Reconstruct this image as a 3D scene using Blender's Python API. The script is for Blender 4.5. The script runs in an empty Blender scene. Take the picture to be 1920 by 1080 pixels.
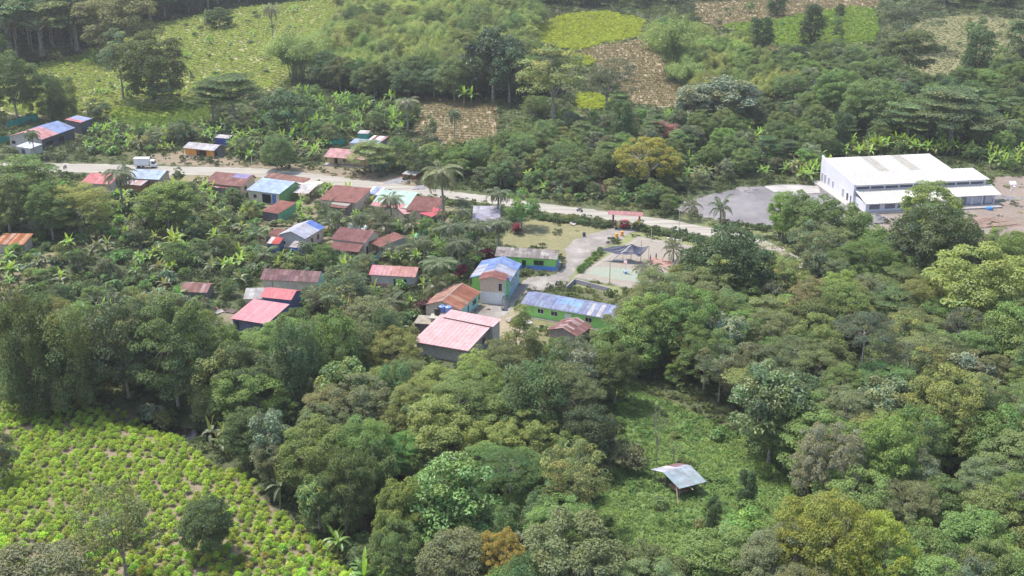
import bpy, bmesh, math, random
import numpy as np
from mathutils import Vector, Matrix
rad = math.radians
rng = np.random.default_rng(7)
random.seed(7)
SC = bpy.context.scene
COL = SC.collection

# ------------------------------------------------------------------ camera, light, exposure
CAM_H = 100.0
F = 2335.0
TH = math.atan(890.0 / F)
cd = bpy.data.cameras.new('camera'); cam = bpy.data.objects.new('camera', cd); COL.objects.link(cam)
cam.location = (0, 0, CAM_H); cam.rotation_euler = (math.pi / 2 - TH, 0, 0)
cd.sensor_width = 36; cd.lens = F / 1920 * 36; cd.clip_start = 1; cd.clip_end = 8000
cd.dof.use_dof = True; cd.dof.focus_distance = 185; cd.dof.aperture_fstop = 1.6
SC.camera = cam
SUN_EL, SUN_AZ = rad(66), rad(-62)      # azimuth from +Y towards +X
w = bpy.data.worlds.new("World"); SC.world = w; w.use_nodes = True
nt = w.node_tree; bg = nt.nodes['Background']
sk = nt.nodes.new('ShaderNodeTexSky'); sk.sky_type = 'NISHITA'; sk.sun_disc = False
sk.sun_elevation = SUN_EL; sk.sun_rotation = SUN_AZ
sk.air_density = 1.2; sk.dust_density = 3.0
nt.links.new(sk.outputs[0], bg.inputs[0]); bg.inputs[1].default_value = 0.15
sd = bpy.data.lights.new('sun', 'SUN'); sun = bpy.data.objects.new('sun', sd); COL.objects.link(sun)
sd.energy = 3.2; sd.angle = rad(2.5); sd.color = (1, 0.95, 0.86)
sv = Vector((math.sin(SUN_AZ) * math.cos(SUN_EL), math.cos(SUN_AZ) * math.cos(SUN_EL), math.sin(SUN_EL)))
sun.rotation_euler = sv.to_track_quat('Z', 'Y').to_euler(); sun.location = sv * 300
SC.view_settings.view_transform = 'Standard'; SC.view_settings.look = 'None'
SC.view_settings.gamma = 1; SC.view_settings.exposure = 0.84
SC.cycles.max_bounces = 7; SC.cycles.diffuse_bounces = 4; SC.cycles.glossy_bounces = 2
SC.cycles.transmission_bounces = 5; SC.cycles.volume_bounces = 0
SC.cycles.use_denoising = True; SC.cycles.denoiser = 'OPENIMAGEDENOISE'; SC.cycles.denoising_input_passes = 'RGB_ALBEDO_NORMAL'; SC.cycles.denoising_prefilter = 'ACCURATE'

# ------------------------------------------------------------------ projection helpers
ct, st = math.cos(TH), math.sin(TH)
RIVER_PX = [(250, 775), (330, 790), (440, 803), (560, 850), (650, 915), (730, 1000), (780, 1090), (800, 1250)]
def flat(px, py, h=0.0):
    k = (540 - py) / F; dy = ct + k * st; dz = -st + k * ct
    t = (h - CAM_H) / dz
    return np.array([(px - 960) / F * t, dy * t])
RIVER = np.array([flat(*p) for p in RIVER_PX])
def seg_dist(x, y, P):
    d = np.full(np.shape(x), 1e9)
    for a, b in zip(P[:-1], P[1:]):
        ab = b - a; t = np.clip(((x - a[0]) * ab[0] + (y - a[1]) * ab[1]) / (ab @ ab), 0, 1)
        d = np.minimum(d, np.hypot(x - a[0] - t * ab[0], y - a[1] - t * ab[1]))
    return d
def zt(x, y):
    x = np.asarray(x, float); y = np.asarray(y, float)
    t = np.clip(y - 450, 0, None)
    z = 0.00016 * np.minimum(t, 330) ** 2 + .06 * np.clip(t - 330, 0, 600)
    z = z + np.clip(t / 150, 0, 1) * 1.2 * np.sin(x / 37.0 + 1) * np.sin(y / 51.0)
    n = np.clip((210 - y) / 60, 0, 1)
    z = z + n * (0.9 * np.sin(x / 19.0) * np.sin(y / 13.0 + 2))
    if np.any(y < 240):
        d = seg_dist(x, y, RIVER); z = z - 3.0 * np.exp(-(d / 4.5) ** 2)
    return z
def W(px, py, h=0.0):
    z = h
    for _ in range(8):
        p = flat(px, py, z); z = float(zt(p[0], p[1])) + h
    return Vector((p[0], p[1], z))
def proj(x, y, z):
    vy = y; vz = z - CAM_H; dep = vy * ct - vz * st; up = vy * st + vz * ct
    return 960 + F * x / dep, 540 - F * up / dep, dep
def z_at(y, py):
    k = (540 - py) / F
    return CAM_H + y * (k * ct - st) / (ct + k * st)
def pip(px, py, poly):
    px = np.asarray(px, float); py = np.asarray(py, float); ins = np.zeros(px.shape, bool)
    n = len(poly)
    for i in range(n):
        x1, y1 = poly[i]; x2, y2 = poly[(i + 1) % n]
        if y1 == y2: continue
        c = ((y1 > py) != (y2 > py)) & (px < (x2 - x1) * (py - y1) / (y2 - y1) + x1)
        ins ^= c
    return ins

# ------------------------------------------------------------------ tagging
def setp(o, label=None, cat=None, group=None, kind=None):
    if label: o['label'] = label
    if cat: o['category'] = cat
    if group: o['group'] = group
    if kind: o['kind'] = kind
    return o
def link(name, data, parent=None):
    o = bpy.data.objects.new(name, data); COL.objects.link(o)
    if parent: o.parent = parent
    return o
def empty(name, loc, rz=0.0, label=None, cat=None, group=None):
    o = link(name, None); o.location = loc; o.rotation_euler = (0, 0, rz); o.empty_display_size = .5
    return setp(o, label, cat, group)

# ------------------------------------------------------------------ mesh helpers
def np_mesh(name, V, quads, mats, cols=None, tris=None, mi=None, smooth=False):
    me = bpy.data.meshes.new(name)
    V = np.asarray(V, np.float32); quads = np.asarray(quads, np.int32).reshape(-1, 4)
    me.vertices.add(len(V)); me.vertices.foreach_set('co', V.ravel())
    nq = len(quads); lv = quads.ravel(); ls = np.arange(nq) * 4; 
    if tris is not None and len(tris):
        tris = np.asarray(tris, np.int32).reshape(-1, 3)
        ls = np.concatenate([ls, nq * 4 + np.arange(len(tris)) * 3]); lv = np.concatenate([lv, tris.ravel()])
    me.loops.add(len(lv)); me.loops.foreach_set('vertex_index', lv.astype(np.int32))
    me.polygons.add(len(ls)); me.polygons.foreach_set('loop_start', ls.astype(np.int32))
    for m in (mats if isinstance(mats, (list, tuple)) else [mats]): me.materials.append(m)
    if mi is not None: me.polygons.foreach_set('material_index', np.asarray(mi, np.int32))
    me.update(calc_edges=True)
    if cols is not None:
        a = me.color_attributes.new('Col', 'FLOAT_COLOR', 'POINT')
        c = np.ones((len(V), 4), np.float32); c[:, :3] = cols; a.data.foreach_set('color', c.ravel())
    me.polygons.foreach_set('use_smooth', np.full(len(ls), smooth))
    return me

class MB:
    """collects boxes, prisms, tubes; one mesh object out"""
    def __init__(s): s.v = []; s.f = []; s.m = []; s.c = []; s.mats = []; s.cc = (1, 1, 1)
    def mat(s, m):
        if m not in s.mats: s.mats.append(m)
        return s.mats.index(m)
    def add(s, vs, fs, m):
        b = len(s.v); k = s.mat(m)
        s.v += [tuple(v) for v in vs]; s.c += [s.cc] * len(vs)
        for f in fs: s.f.append(tuple(b + i for i in f)); s.m.append(k)
    def box(s, x0, x1, y0, y1, z0, z1, m, M=None):
        vs = [Vector(p) for p in ((x0, y0, z0), (x1, y0, z0), (x1, y1, z0), (x0, y1, z0), (x0, y0, z1), (x1, y0, z1), (x1, y1, z1), (x0, y1, z1))]
        if M: vs = [M @ v for v in vs]
        s.add(vs, [(3, 2, 1, 0), (4, 5, 6, 7), (0, 1, 5, 4), (1, 2, 6, 5), (2, 3, 7, 6), (3, 0, 4, 7)], m)
    def prism(s, prof, a, b, axis, m, ms=None):
        """prof polygon; extruded from a to b along axis 'x','y','z'. ms: per-side materials"""
        n = len(prof)
        def P(p, t): return {'x': (t, p[0], p[1]), 'y': (p[0], t, p[1]), 'z': (p[0], p[1], t)}[axis]
        vs = [P(p, a) for p in prof] + [P(p, b) for p in prof]
        s.add(vs, [tuple(range(n))[::-1], tuple(range(n, 2 * n))], m)
        for i in range(n):
            j = (i + 1) % n
            s.add([vs[i], vs[j], vs[n + j], vs[n + i]], [(0, 1, 2, 3)], (ms[i] if ms else m))
    def bar(s, p, q, w, m, w2=None, n=4):
        p = Vector(p); q = Vector(q); d = (q - p); L = d.length
        if L < 1e-6: return
        d /= L; u = d.orthogonal().normalized(); v = d.cross(u); w2 = w if w2 is None else w2
        vs = []
        for c, r in ((p, w), (q, w2)):
            for i in range(n):
                a = 2 * math.pi * (i + .5) / n; vs.append(c + (u * math.cos(a) + v * math.sin(a)) * r)
        s.add(vs, [tuple(range(n))[::-1], tuple(range(n, 2 * n))] + [(i, (i + 1) % n, n + (i + 1) % n, n + i) for i in range(n)], m)
    def lathe(s, prof, m, c=(0, 0, 0), n=16, axis='z'):
        vs = []
        for r, h in prof:
            for i in range(n):
                a = 2 * math.pi * i / n; x, y = r * math.cos(a), r * math.sin(a)
                p = (x, y, h) if axis == 'z' else ((x, h, y) if axis == 'y' else (h, x, y))
                vs.append((c[0] + p[0], c[1] + p[1], c[2] + p[2]))
        fs = []
        for k in range(len(prof) - 1):
            for i in range(n):
                j = (i + 1) % n; fs.append((k * n + i, k * n + j, (k + 1) * n + j, (k + 1) * n + i))
        fs.append(tuple(range(n))[::-1]); fs.append(tuple(range((len(prof) - 1) * n, len(prof) * n)))
        s.add(vs, fs, m)
    def build(s, name, parent=None, bevel=0, smooth=False):
        me = bpy.data.meshes.new(name); me.from_pydata(s.v, [], s.f)
        for m in s.mats: me.materials.append(m)
        me.polygons.foreach_set('material_index', s.m)
        a = me.color_attributes.new('Col', 'FLOAT_COLOR', 'POINT')
        c = np.ones((len(s.v), 4), np.float32); c[:, :3] = np.array(s.c, np.float32).reshape(-1, 3); a.data.foreach_set('color', c.ravel())
        bm = bmesh.new(); bm.from_mesh(me); bmesh.ops.recalc_face_normals(bm, faces=bm.faces)
        if bevel: bmesh.ops.bevel(bm, geom=list(bm.edges), offset=bevel, segments=1, affect='EDGES', clamp_overlap=True)
        bm.to_mesh(me); bm.free()
        if smooth: me.polygons.foreach_set('use_smooth', [True] * len(me.polygons))
        return link(name, me, parent)

# ------------------------------------------------------------------ materials
def newmat(name):
    m = bpy.data.materials.new(name); m.use_nodes = True; nt = m.node_tree
    b = nt.nodes['Principled BSDF']; return m, nt, b
def N(nt, t, **k):
    n = nt.nodes.new(t)
    for a, v in k.items(): setattr(n, a, v)
    return n
def noise(nt, scale, detail=4, coord='Object', rough=.6, vec=None):
    n = N(nt, 'ShaderNodeTexNoise'); n.inputs['Scale'].default_value = scale; n.inputs['Detail'].default_value = detail
    n.inputs['Roughness'].default_value = rough
    if vec is None:
        tc = N(nt, 'ShaderNodeTexCoord'); vec = tc.outputs[coord]
    nt.links.new(vec, n.inputs['Vector']); return n
def ramp(nt, src, pts):
    r = N(nt, 'ShaderNodeValToRGB'); nt.links.new(src, r.inputs[0]); e = r.color_ramp.elements
    while len(e) < len(pts): e.new(0.5)
    for i, (p, c) in enumerate(pts): e[i].position = p; e[i].color = (*c, 1) if len(c) == 3 else c
    return r
def mixc(nt, fac, a, b, mode='MIX'):
    m = N(nt, 'ShaderNodeMix', data_type='RGBA', blend_type=mode)
    if isinstance(fac, (int, float)): m.inputs[0].default_value = fac
    else: nt.links.new(fac, m.inputs[0])
    for i, s in ((6, a), (7, b)):
        if isinstance(s, tuple): m.inputs[i].default_value = (*s, 1)
        else: nt.links.new(s, m.inputs[i])
    return m.outputs[2]
def leafmat(name, trans=.38, rough=.55, spec=.35):
    m, nt, b = newmat(name)
    at = N(nt, 'ShaderNodeAttribute'); at.attribute_name = 'Col'
    oi = N(nt, 'ShaderNodeObjectInfo')
    c = mixc(nt, 1.0, at.outputs['Color'], oi.outputs['Color'], 'MULTIPLY')
    hs = N(nt, 'ShaderNodeHueSaturation')
    mr = N(nt, 'ShaderNodeMapRange'); nt.links.new(oi.outputs['Random'], mr.inputs[0]); mr.inputs[3].default_value = .484; mr.inputs[4].default_value = .512
    nt.links.new(mr.outputs[0], hs.inputs['Hue'])
    mt = N(nt, 'ShaderNodeMath', operation='FRACT'); mu = N(nt, 'ShaderNodeMath', operation='MULTIPLY'); mu.inputs[1].default_value = 7.31
    nt.links.new(oi.outputs['Random'], mu.inputs[0]); nt.links.new(mu.outputs[0], mt.inputs[0])
    mv = N(nt, 'ShaderNodeMapRange'); nt.links.new(mt.outputs[0], mv.inputs[0]); mv.inputs[3].default_value = .78; mv.inputs[4].default_value = 1.22
    nt.links.new(mv.outputs[0], hs.inputs['Value']); nt.links.new(c, hs.inputs['Color'])
    nt.links.new(hs.outputs[0], b.inputs['Base Color']); b.inputs['Roughness'].default_value = rough; b.inputs['Specular IOR Level'].default_value = spec
    tr = N(nt, 'ShaderNodeBsdfTranslucent'); tc = mixc(nt, 1.0, hs.outputs[0], (1.1, 1.2, .65), 'MULTIPLY'); nt.links.new(tc, tr.inputs[0])
    mx = N(nt, 'ShaderNodeMixShader'); mx.inputs[0].default_value = trans
    nt.links.new(b.outputs[0], mx.inputs[1]); nt.links.new(tr.outputs[0], mx.inputs[2])
    nt.links.new(mx.outputs[0], nt.nodes['Material Output'].inputs[0]); return m
LEAF = leafmat('leaf'); GLOSSY = leafmat('glossy_leaf', .32, .42, .4); BLADE = leafmat('banana_leaf', .35, .45, .45)
def bark(name, c1, c2):
    m, nt, b = newmat(name); n = noise(nt, 3.0); r = ramp(nt, n.outputs[0], [(.35, c1), (.65, c2)])
    nt.links.new(r.outputs[0], b.inputs['Base Color']); b.inputs['Roughness'].default_value = .9; return m
BARK = bark('pale_bark', (.16, .14, .12), (.42, .39, .34)); BARKD = bark('dark_bark', (.06, .05, .04), (.16, .13, .10))
def plain(name, col, rough=.6, var=.18, scale=1.2, metal=0):
    m, nt, b = newmat(name); n = noise(nt, scale, 5)
    lo = tuple(c * (1 - var * 1.4) for c in col); hi = tuple(min(1, c * (1 + var)) for c in col)
    r = ramp(nt, n.outputs[0], [(.3, lo), (.7, hi)]); nt.links.new(r.outputs[0], b.inputs['Base Color'])
    b.inputs['Roughness'].default_value = rough; b.inputs['Metallic'].default_value = metal; return m
def colmat(name, rough=.7, grime=.25, metal=0.0, streak=True):
    """colour from each sheet's own paint (Col) with rain streaks and rust blotches"""
    m, nt, b = newmat(name); at = N(nt, 'ShaderNodeAttribute'); at.attribute_name = 'Col'
    uv = N(nt, 'ShaderNodeUVMap'); uv.uv_map = 'UV'
    mp = N(nt, 'ShaderNodeMapping'); mp.inputs['Scale'].default_value = (5, .6, 1); nt.links.new(uv.outputs[0], mp.inputs[0])
    n1 = noise(nt, 1.0, 6, vec=mp.outputs[0], rough=.7)
    n2 = noise(nt, .55, 6, rough=.7)
    r1 = ramp(nt, n1.outputs[0], [(.30, (1 - grime * 1.3,) * 3), (.62, (1.08,) * 3)])
    r2 = ramp(nt, n2.outputs[0], [(.34, (1 - grime * 1.1, 1 - grime * 1.4, 1 - grime * 1.5)), (.6, (1.05,) * 3)])
    c = mixc(nt, 1.0, at.outputs['Color'], r1.outputs[0], 'MULTIPLY'); c = mixc(nt, 1.0, c, r2.outputs[0], 'MULTIPLY')
    nt.links.new(c, b.inputs['Base Color']); b.inputs['Roughness'].default_value = rough; b.inputs['Metallic'].default_value = metal; b.inputs['Specular IOR Level'].default_value = .12
    wv = N(nt, 'ShaderNodeTexWave'); wv.inputs['Scale'].default_value = 1.3; nt.links.new(uv.outputs[0], wv.inputs[0])
    bp = N(nt, 'ShaderNodeBump'); bp.inputs['Strength'].default_value = .35; bp.inputs['Distance'].default_value = .03
    nt.links.new(wv.outputs[1], bp.inputs['Height']); nt.links.new(bp.outputs[0], b.inputs['Normal'])
    return m
ROOF = colmat('sheet_roofing'); ROOFC = colmat('clean_sheet_roofing', .7, .12)
MC = {}
def cm(col, rough=.7, var=.15, scale=1.2):
    k = (tuple(round(c, 3) for c in col), rough, var, scale)
    if k not in MC: MC[k] = plain('paint_%d' % len(MC), col, rough, var, scale)
    return MC[k]
def wood(name, c1, c2):
    m, nt, b = newmat(name); tc = N(nt, 'ShaderNodeTexCoord'); mp = N(nt, 'ShaderNodeMapping'); mp.inputs['Scale'].default_value = (4.5, 4.5, .35)
    nt.links.new(tc.outputs['Object'], mp.inputs[0]); n = noise(nt, 1, 5, vec=mp.outputs[0])
    r = ramp(nt, n.outputs[0], [(.35, c1), (.65, c2)]); nt.links.new(r.outputs[0], b.inputs['Base Color']); b.inputs['Roughness'].default_value = .85; return m
WOODT = wood('weathered_planks', (.20, .15, .11), (.42, .34, .27)); WOODO = wood('orange_planks', (.55, .22, .04), (.85, .40, .09))
WOODB = wood('brown_planks', (.22, .10, .05), (.38, .19, .10)); WOODG = wood('grey_planks', (.13, .12, .11), (.30, .28, .26))
DARK = cm((.015, .016, .02), .3, .1); CONC = cm((.27, .25, .235), .9, .2, .8); WHITE = cm((.74, .73, .74), .6, .05, .4)
GLASS = cm((.03, .04, .05), .15, .1); STEEL = cm((.35, .36, .38), .45, .1)

# ------------------------------------------------------------------ image regions on the ground (pixels of the photograph)
R = dict(
 coca=[(-60, 770), (60, 757), (100, 752), (220, 770), (300, 800), (352, 838), (400, 880), (470, 892), (500, 940), (545, 975), (580, 1010), (640, 1052), (690, 1110), (700, 1180), (-60, 1180)],
 far_coca=[(-60, 215), (-60, 175), (40, 150), (80, 120), (150, 105), (220, 75), (300, 45), (400, 25), (480, 12), (600, 2), (660, 0), (600, 60), (550, 110), (545, 160), (400, 195), (300, 225), (180, 222), (90, 225), (30, 215)],
 low_coca=[(215, 205), (330, 195), (390, 195), (400, 225), (330, 240), (250, 240), (205, 225)],
 bright=[(1000, 50), (1060, 28), (1130, 22), (1210, 38), (1200, 70), (1130, 82), (1090, 96), (1030, 92), (1005, 75)],
 bright2=[(1355, 50), (1450, 38), (1540, 22), (1600, 14), (1642, 18), (1645, 60), (1640, 82), (1560, 84), (1500, 95), (1440, 80), (1390, 66)],
 b3=[(1070, 106), (1095, 104), (1118, 116), (1100, 126), (1075, 120)],
 b4=[(1080, 180), (1120, 176), (1150, 196), (1130, 210), (1085, 205)],
 brown1=[(785, 180), (930, 195), (935, 240), (905, 275), (840, 270), (775, 250), (790, 210)],
 brown2=[(1085, 95), (1130, 84), (1210, 74), (1245, 110), (1250, 150), (1300, 172), (1280, 200), (1190, 200), (1150, 150), (1100, 115)],
 brown3=[(1300, 5), (1420, 0), (1560, -8), (1660, -10), (1645, 14), (1560, 22), (1440, 38), (1350, 55), (1310, 40)],
 tan=[(1670, 95), (1720, 40), (1800, 28), (1960, 40), (1960, 118), (1860, 112), (1800, 130), (1760, 150), (1700, 140)],
 tan2=[(1440, 85), (1500, 100), (1560, 105), (1620, 95), (1600, 112), (1500, 118), (1430, 105)],
 clearing=[(1120, 722), (1170, 715), (1230, 745), (1300, 775), (1400, 820), (1480, 855), (1500, 930), (1470, 985), (1400, 1000), (1330, 1010), (1260, 1060), (1180, 1050), (1110, 960), (1130, 890), (1200, 860), (1140, 790)],
 reddirt=[(1530, 372), (1600, 395), (1700, 400), (1800, 388), (1862, 350), (1865, 332), (1960, 325), (1960, 440), (1880, 447), (1800, 446), (1720, 440), (1640, 432), (1560, 440), (1500, 430), (1520, 400)],
 verge=[(1270, 405), (1330, 410), (1420, 425), (1470, 430), (1500, 440), (1440, 440), (1360, 432), (1300, 420)],
 yard=[(955, 424), (1010, 408), (1090, 422), (1150, 432), (1118, 448), (1072, 470), (1062, 492), (1050, 478), (935, 458)],
 court_green=[(1090, 490), (1130, 465), (1170, 440), (1200, 436), (1310, 455), (1310, 470), (1200, 450), (1160, 480), (1080, 522), (1170, 540), (1160, 556), (1060, 530)],
 dirt1=[(270, 320), (500, 330), (640, 345), (780, 370), (870, 395), (830, 430), (760, 470), (690, 470), (600, 470), (480, 470), (470, 430), (500, 375), (450, 350), (380, 350), (280, 350)],
 dirt2=[(270, 292), (340, 282), (470, 300), (600, 310), (700, 315), (790, 340), (800, 352), (640, 333), (500, 316), (380, 312), (270, 308)],
 dirt3=[(790, 600), (900, 570), (980, 575), (1030, 600), (1010, 640), (930, 660), (780, 650)],
 dirt4=[(360, 575), (450, 590), (500, 610), (450, 620), (370, 605)],
 dirt5=[(-40, 540), (40, 500), (90, 475), (210, 430), (265, 412), (250, 428), (150, 465), (60, 520), (-40, 580)],
 dirt6=[(980, 570), (1080, 590), (1110, 640), (1040, 660), (980, 620)],
 dirt7=[(1030, 335), (1120, 340), (1180, 355), (1130, 368), (1040, 360)],
)
ROADC = [((-120, 308), 5.6), ((0, 312), 4.9), ((150, 315), 4.8), ((320, 320), 4.7), ((400, 321), 4.6), ((480, 323), 4.4), ((570, 332), 4.3), ((645, 342), 4.4), ((732, 351), 3.8), ((800, 360), 3.5), ((900, 372), 3.2), ((1000, 387), 3.3), ((1125, 402), 3.3), ((1250, 419), 3.3), ((1325, 434), 3.4), ((1400, 449), 3.0), ((1450, 466), 2.8), ((1480, 484), 2.6), ((1500, 505), 2.4)]
LOT = [(1268, 396), (1280, 380), (1330, 365), (1400, 351), (1470, 346), (1540, 347), (1600, 360), (1590, 392), (1540, 400), (1470, 424), (1420, 421), (1340, 412)]
PLAZA = [(1150, 428), (1200, 431), (1178, 440), (1152, 455), (1112, 476), (1085, 500), (1070, 520), (1058, 536), (1010, 545), (985, 550), (962, 575), (945, 592), (905, 605), (860, 600), (905, 575), (935, 560), (958, 545), (990, 520), (1045, 514), (1064, 492), (1058, 466), (1080, 448), (1120, 436)]
COURT = [(1075, 520), (1196, 444), (1304, 463), (1222, 548)]
# order: fields used by vegetation tests
def region_xy(x, y):
    z = zt(x, y); px, py, _ = proj(x, y, z)
    return px, py

# ------------------------------------------------------------------ terrain
ys = np.concatenate([np.arange(60, 120, 4), np.arange(120, 240, .9), np.arange(240, 460, 1.1), np.arange(460, 860, 2.2), np.array([870, 900, 950, 1050, 1200, 1500, 2000, 2600])])
xs = np.concatenate([-np.array([3000, 1500, 800, 520, 420, 380]), np.arange(-350, -200, 2.5), np.arange(-200, 200, 1.0), np.arange(200, 351, 2.5), np.array([380, 420, 520, 800, 1500, 3000])])
X, Y = np.meshgrid(xs, ys); Z = zt(X, Y) 
xf, yf = X.ravel(), Y.ravel()
def vnoise(x, y, s, seed):
    r = np.random.default_rng(seed); o = np.zeros_like(x)
    for k in range(6):
        a, b, c = r.uniform(0, 6.28, 3); f = s * (1.6 ** k) * r.uniform(.8, 1.2)
        o += np.sin(f * (x * math.cos(a) + y * math.sin(a)) + b + 1.7 * np.sin(f * .6 * (y * math.cos(a) - x * math.sin(a)) + c)) / (1.35 ** k)
    return o / 3
wob = 6.0
PX, PY, _d = proj(xf, yf, Z.ravel())
PXn = PX + vnoise(xf, yf, .25, 1) * wob; PYn = PY + vnoise(xf, yf, .3, 2) * wob * .4
GC = np.tile(np.array([.070, .085, .036]), (len(xf), 1))
GC += (vnoise(xf, yf, .07, 3)[:, None]) * np.array([.028, .018, .010])
SOIL = (.20, .165, .115); TAN = (.34, .275, .195)
cols = dict(coca=SOIL, far_coca=(.27, .26, .13), low_coca=(.14, .17, .06), bright=(.22, .26, .06), bright2=(.17, .22, .055), b3=(.15, .22, .05), b4=(.15, .22, .05), brown1=TAN, brown2=TAN,
            brown3=TAN, tan=(.17, .165, .08), tan2=(.26, .21, .13), clearing=(.11, .175, .055), reddirt=(.205, .165, .145), verge=(.13, .15, .06), yard=(.185, .175, .09), court_green=(.17, .19, .08),
            dirt1=(.185, .165, .10), dirt2=(.19, .155, .11), dirt3=(.24, .21, .145), dirt4=(.17, .15, .10), dirt5=(.19, .17, .10), dirt6=(.15, .15, .07), dirt7=(.16, .10, .08))
rid = np.full(len(xf), -1)
for i, (k, c) in enumerate(cols.items()):
    m = pip(PXn, PYn, R[k]) & (yf < 840) & (yf > 100); rid[m] = i; GC[m] = np.array(c)
m = rid == list(cols).index('reddirt')
t = (np.clip(vnoise(xf, yf, .10, 9) * 1.3 + .1, 0, 1))[:, None] * m[:, None]
GC = GC * (1 - t) + np.array([.24, .22, .21]) * t
GC = np.clip(GC, .01, .9)
ny, nx = X.shape; I = np.arange(nx * ny).reshape(ny, nx)
Q = np.stack([I[:-1, :-1], I[:-1, 1:], I[1:, 1:], I[1:, :-1]], -1).reshape(-1, 4)
gm, nt_, b_ = newmat('ground'); at = N(nt_, 'ShaderNodeAttribute'); at.attribute_name = 'Col'
n1 = noise(nt_, .9, 8, rough=.75); n2 = noise(nt_, .12, 4)
r1 = ramp(nt_, n1.outputs[0], [(.25, (.55, .55, .5)), (.5, (1, 1, 1)), (.75, (1.35, 1.32, 1.25))])
r2 = ramp(nt_, n2.outputs[0], [(.3, (.82, .86, .8)), (.7, (1.15, 1.1, 1.1))])
c_ = mixc(nt_, 1., at.outputs[0], r1.outputs[0], 'MULTIPLY'); c_ = mixc(nt_, 1., c_, r2.outputs[0], 'MULTIPLY')
nt_.links.new(c_, b_.inputs['Base Color']); b_.inputs['Roughness'].default_value = .95
bp = N(nt_, 'ShaderNodeBump'); bp.inputs['Distance'].default_value = .35; bp.inputs['Strength'].default_value = .6; nt_.links.new(n1.outputs[0], bp.inputs['Height']); nt_.links.new(bp.outputs[0], b_.inputs['Normal'])
ground = link('ground', np_mesh('ground', np.stack([xf, yf, Z.ravel()], -1), Q, gm, GC, smooth=True)); ground['kind'] = 'structure'

def wobble(P, step=1.2, amp=.35, seed=0):
    r = np.random.default_rng(seed); out = []
    n = len(P)
    for i in range(n):
        a = np.array(P[i]); b = np.array(P[(i + 1) % n]); k = max(1, int(np.linalg.norm(b - a) / step)); d = (b - a) / max(1e-6, np.linalg.norm(b - a)); nn = np.array([-d[1], d[0]])
        for j in range(k): out.append(a + (b - a) * j / k + nn * (r.normal(0, amp) if j else 0))
    return out
def sheet(name, pts, z, mat, kind='structure', thick=0):
    bm = bmesh.new(); vs = [bm.verts.new((p[0], p[1], z)) for p in pts]; f = bm.faces.new(vs)
    if thick:
        r = bmesh.ops.extrude_face_region(bm, geom=[f]); bmesh.ops.translate(bm, vec=(0, 0, thick), verts=[v for v in r['geom'] if isinstance(v, bmesh.types.BMVert)])
    bmesh.ops.triangulate(bm, faces=bm.faces); bmesh.ops.recalc_face_normals(bm, faces=bm.faces)
    me = bpy.data.meshes.new(name); bm.to_mesh(me); bm.free(); me.materials.append(mat); o = link(name, me)
    if kind: o['kind'] = kind
    return o
def stain_mat(name, c1, c2, c3, s1=.12, s2=2.5, rough=.95):
    m, nt, b = newmat(name); a = noise(nt, s1, 6, rough=.65); d = noise(nt, s2, 6, rough=.8)
    if 'road' in name:
        tc_ = N(nt, 'ShaderNodeTexCoord'); mp_ = N(nt, 'ShaderNodeMapping'); mp_.inputs['Scale'].default_value = (.05, .75, 1); mp_.inputs['Rotation'].default_value = (0, 0, .16); nt.links.new(tc_.outputs['Object'], mp_.inputs[0]); a = noise(nt, 1.0, 5, rough=.6, vec=mp_.outputs[0])
    r = ramp(nt, a.outputs[0], [(.35, c1), (.5, c2), (.68, c3)]); q = ramp(nt, d.outputs[0], [(.3, (.82,) * 3), (.7, (1.12,) * 3)])
    c = mixc(nt, 1., r.outputs[0], q.outputs[0], 'MULTIPLY'); nt.links.new(c, b.inputs['Base Color']); b.inputs['Roughness'].default_value = rough
    bp = N(nt, 'ShaderNodeBump'); bp.inputs['Distance'].default_value = .08; nt.links.new(d.outputs[0], bp.inputs['Height']); nt.links.new(bp.outputs[0], b.inputs['Normal']); return m
cen = [(flat(*p), hw) for p, hw in ROADC]
L_, R_ = [], []
for i, (p, hw) in enumerate(cen):
    a = cen[max(0, i - 1)][0]; b = cen[min(len(cen) - 1, i + 1)][0]; d = (b - a) / np.linalg.norm(b - a); n_ = np.array([-d[1], d[0]])
    L_.append(p + n_ * hw); R_.append(p - n_ * hw)
roadm = stain_mat('packed_gravel_road', (.22, .20, .17), (.29, .27, .24), (.37, .35, .32))
sheet('road', wobble(L_ + R_[::-1], 1.5, .25, 1), .022, roadm)
gravm = stain_mat('grey_gravel', (.125, .115, .125), (.17, .16, .172), (.24, .23, .235), .09)
sheet('gravel_yard', wobble([flat(*p) for p in LOT], 1.5, .4, 2), .018, gravm)
sheet('path', wobble([flat(*p) for p in PLAZA], 1.2, .3, 3), .028, stain_mat('worn_concrete_path', (.165, .145, .130), (.215, .198, .185), (.32, .30, .28), .22))
sheet('concrete_pad', [flat(*p) for p in [(1432, 350), (1480, 347), (1534, 350), (1538, 362), (1490, 366), (1452, 361)]], .03, stain_mat('pale_concrete', (.26, .245, .235), (.33, .32, .31), (.40, .39, .38), .2), thick=.1)
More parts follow.
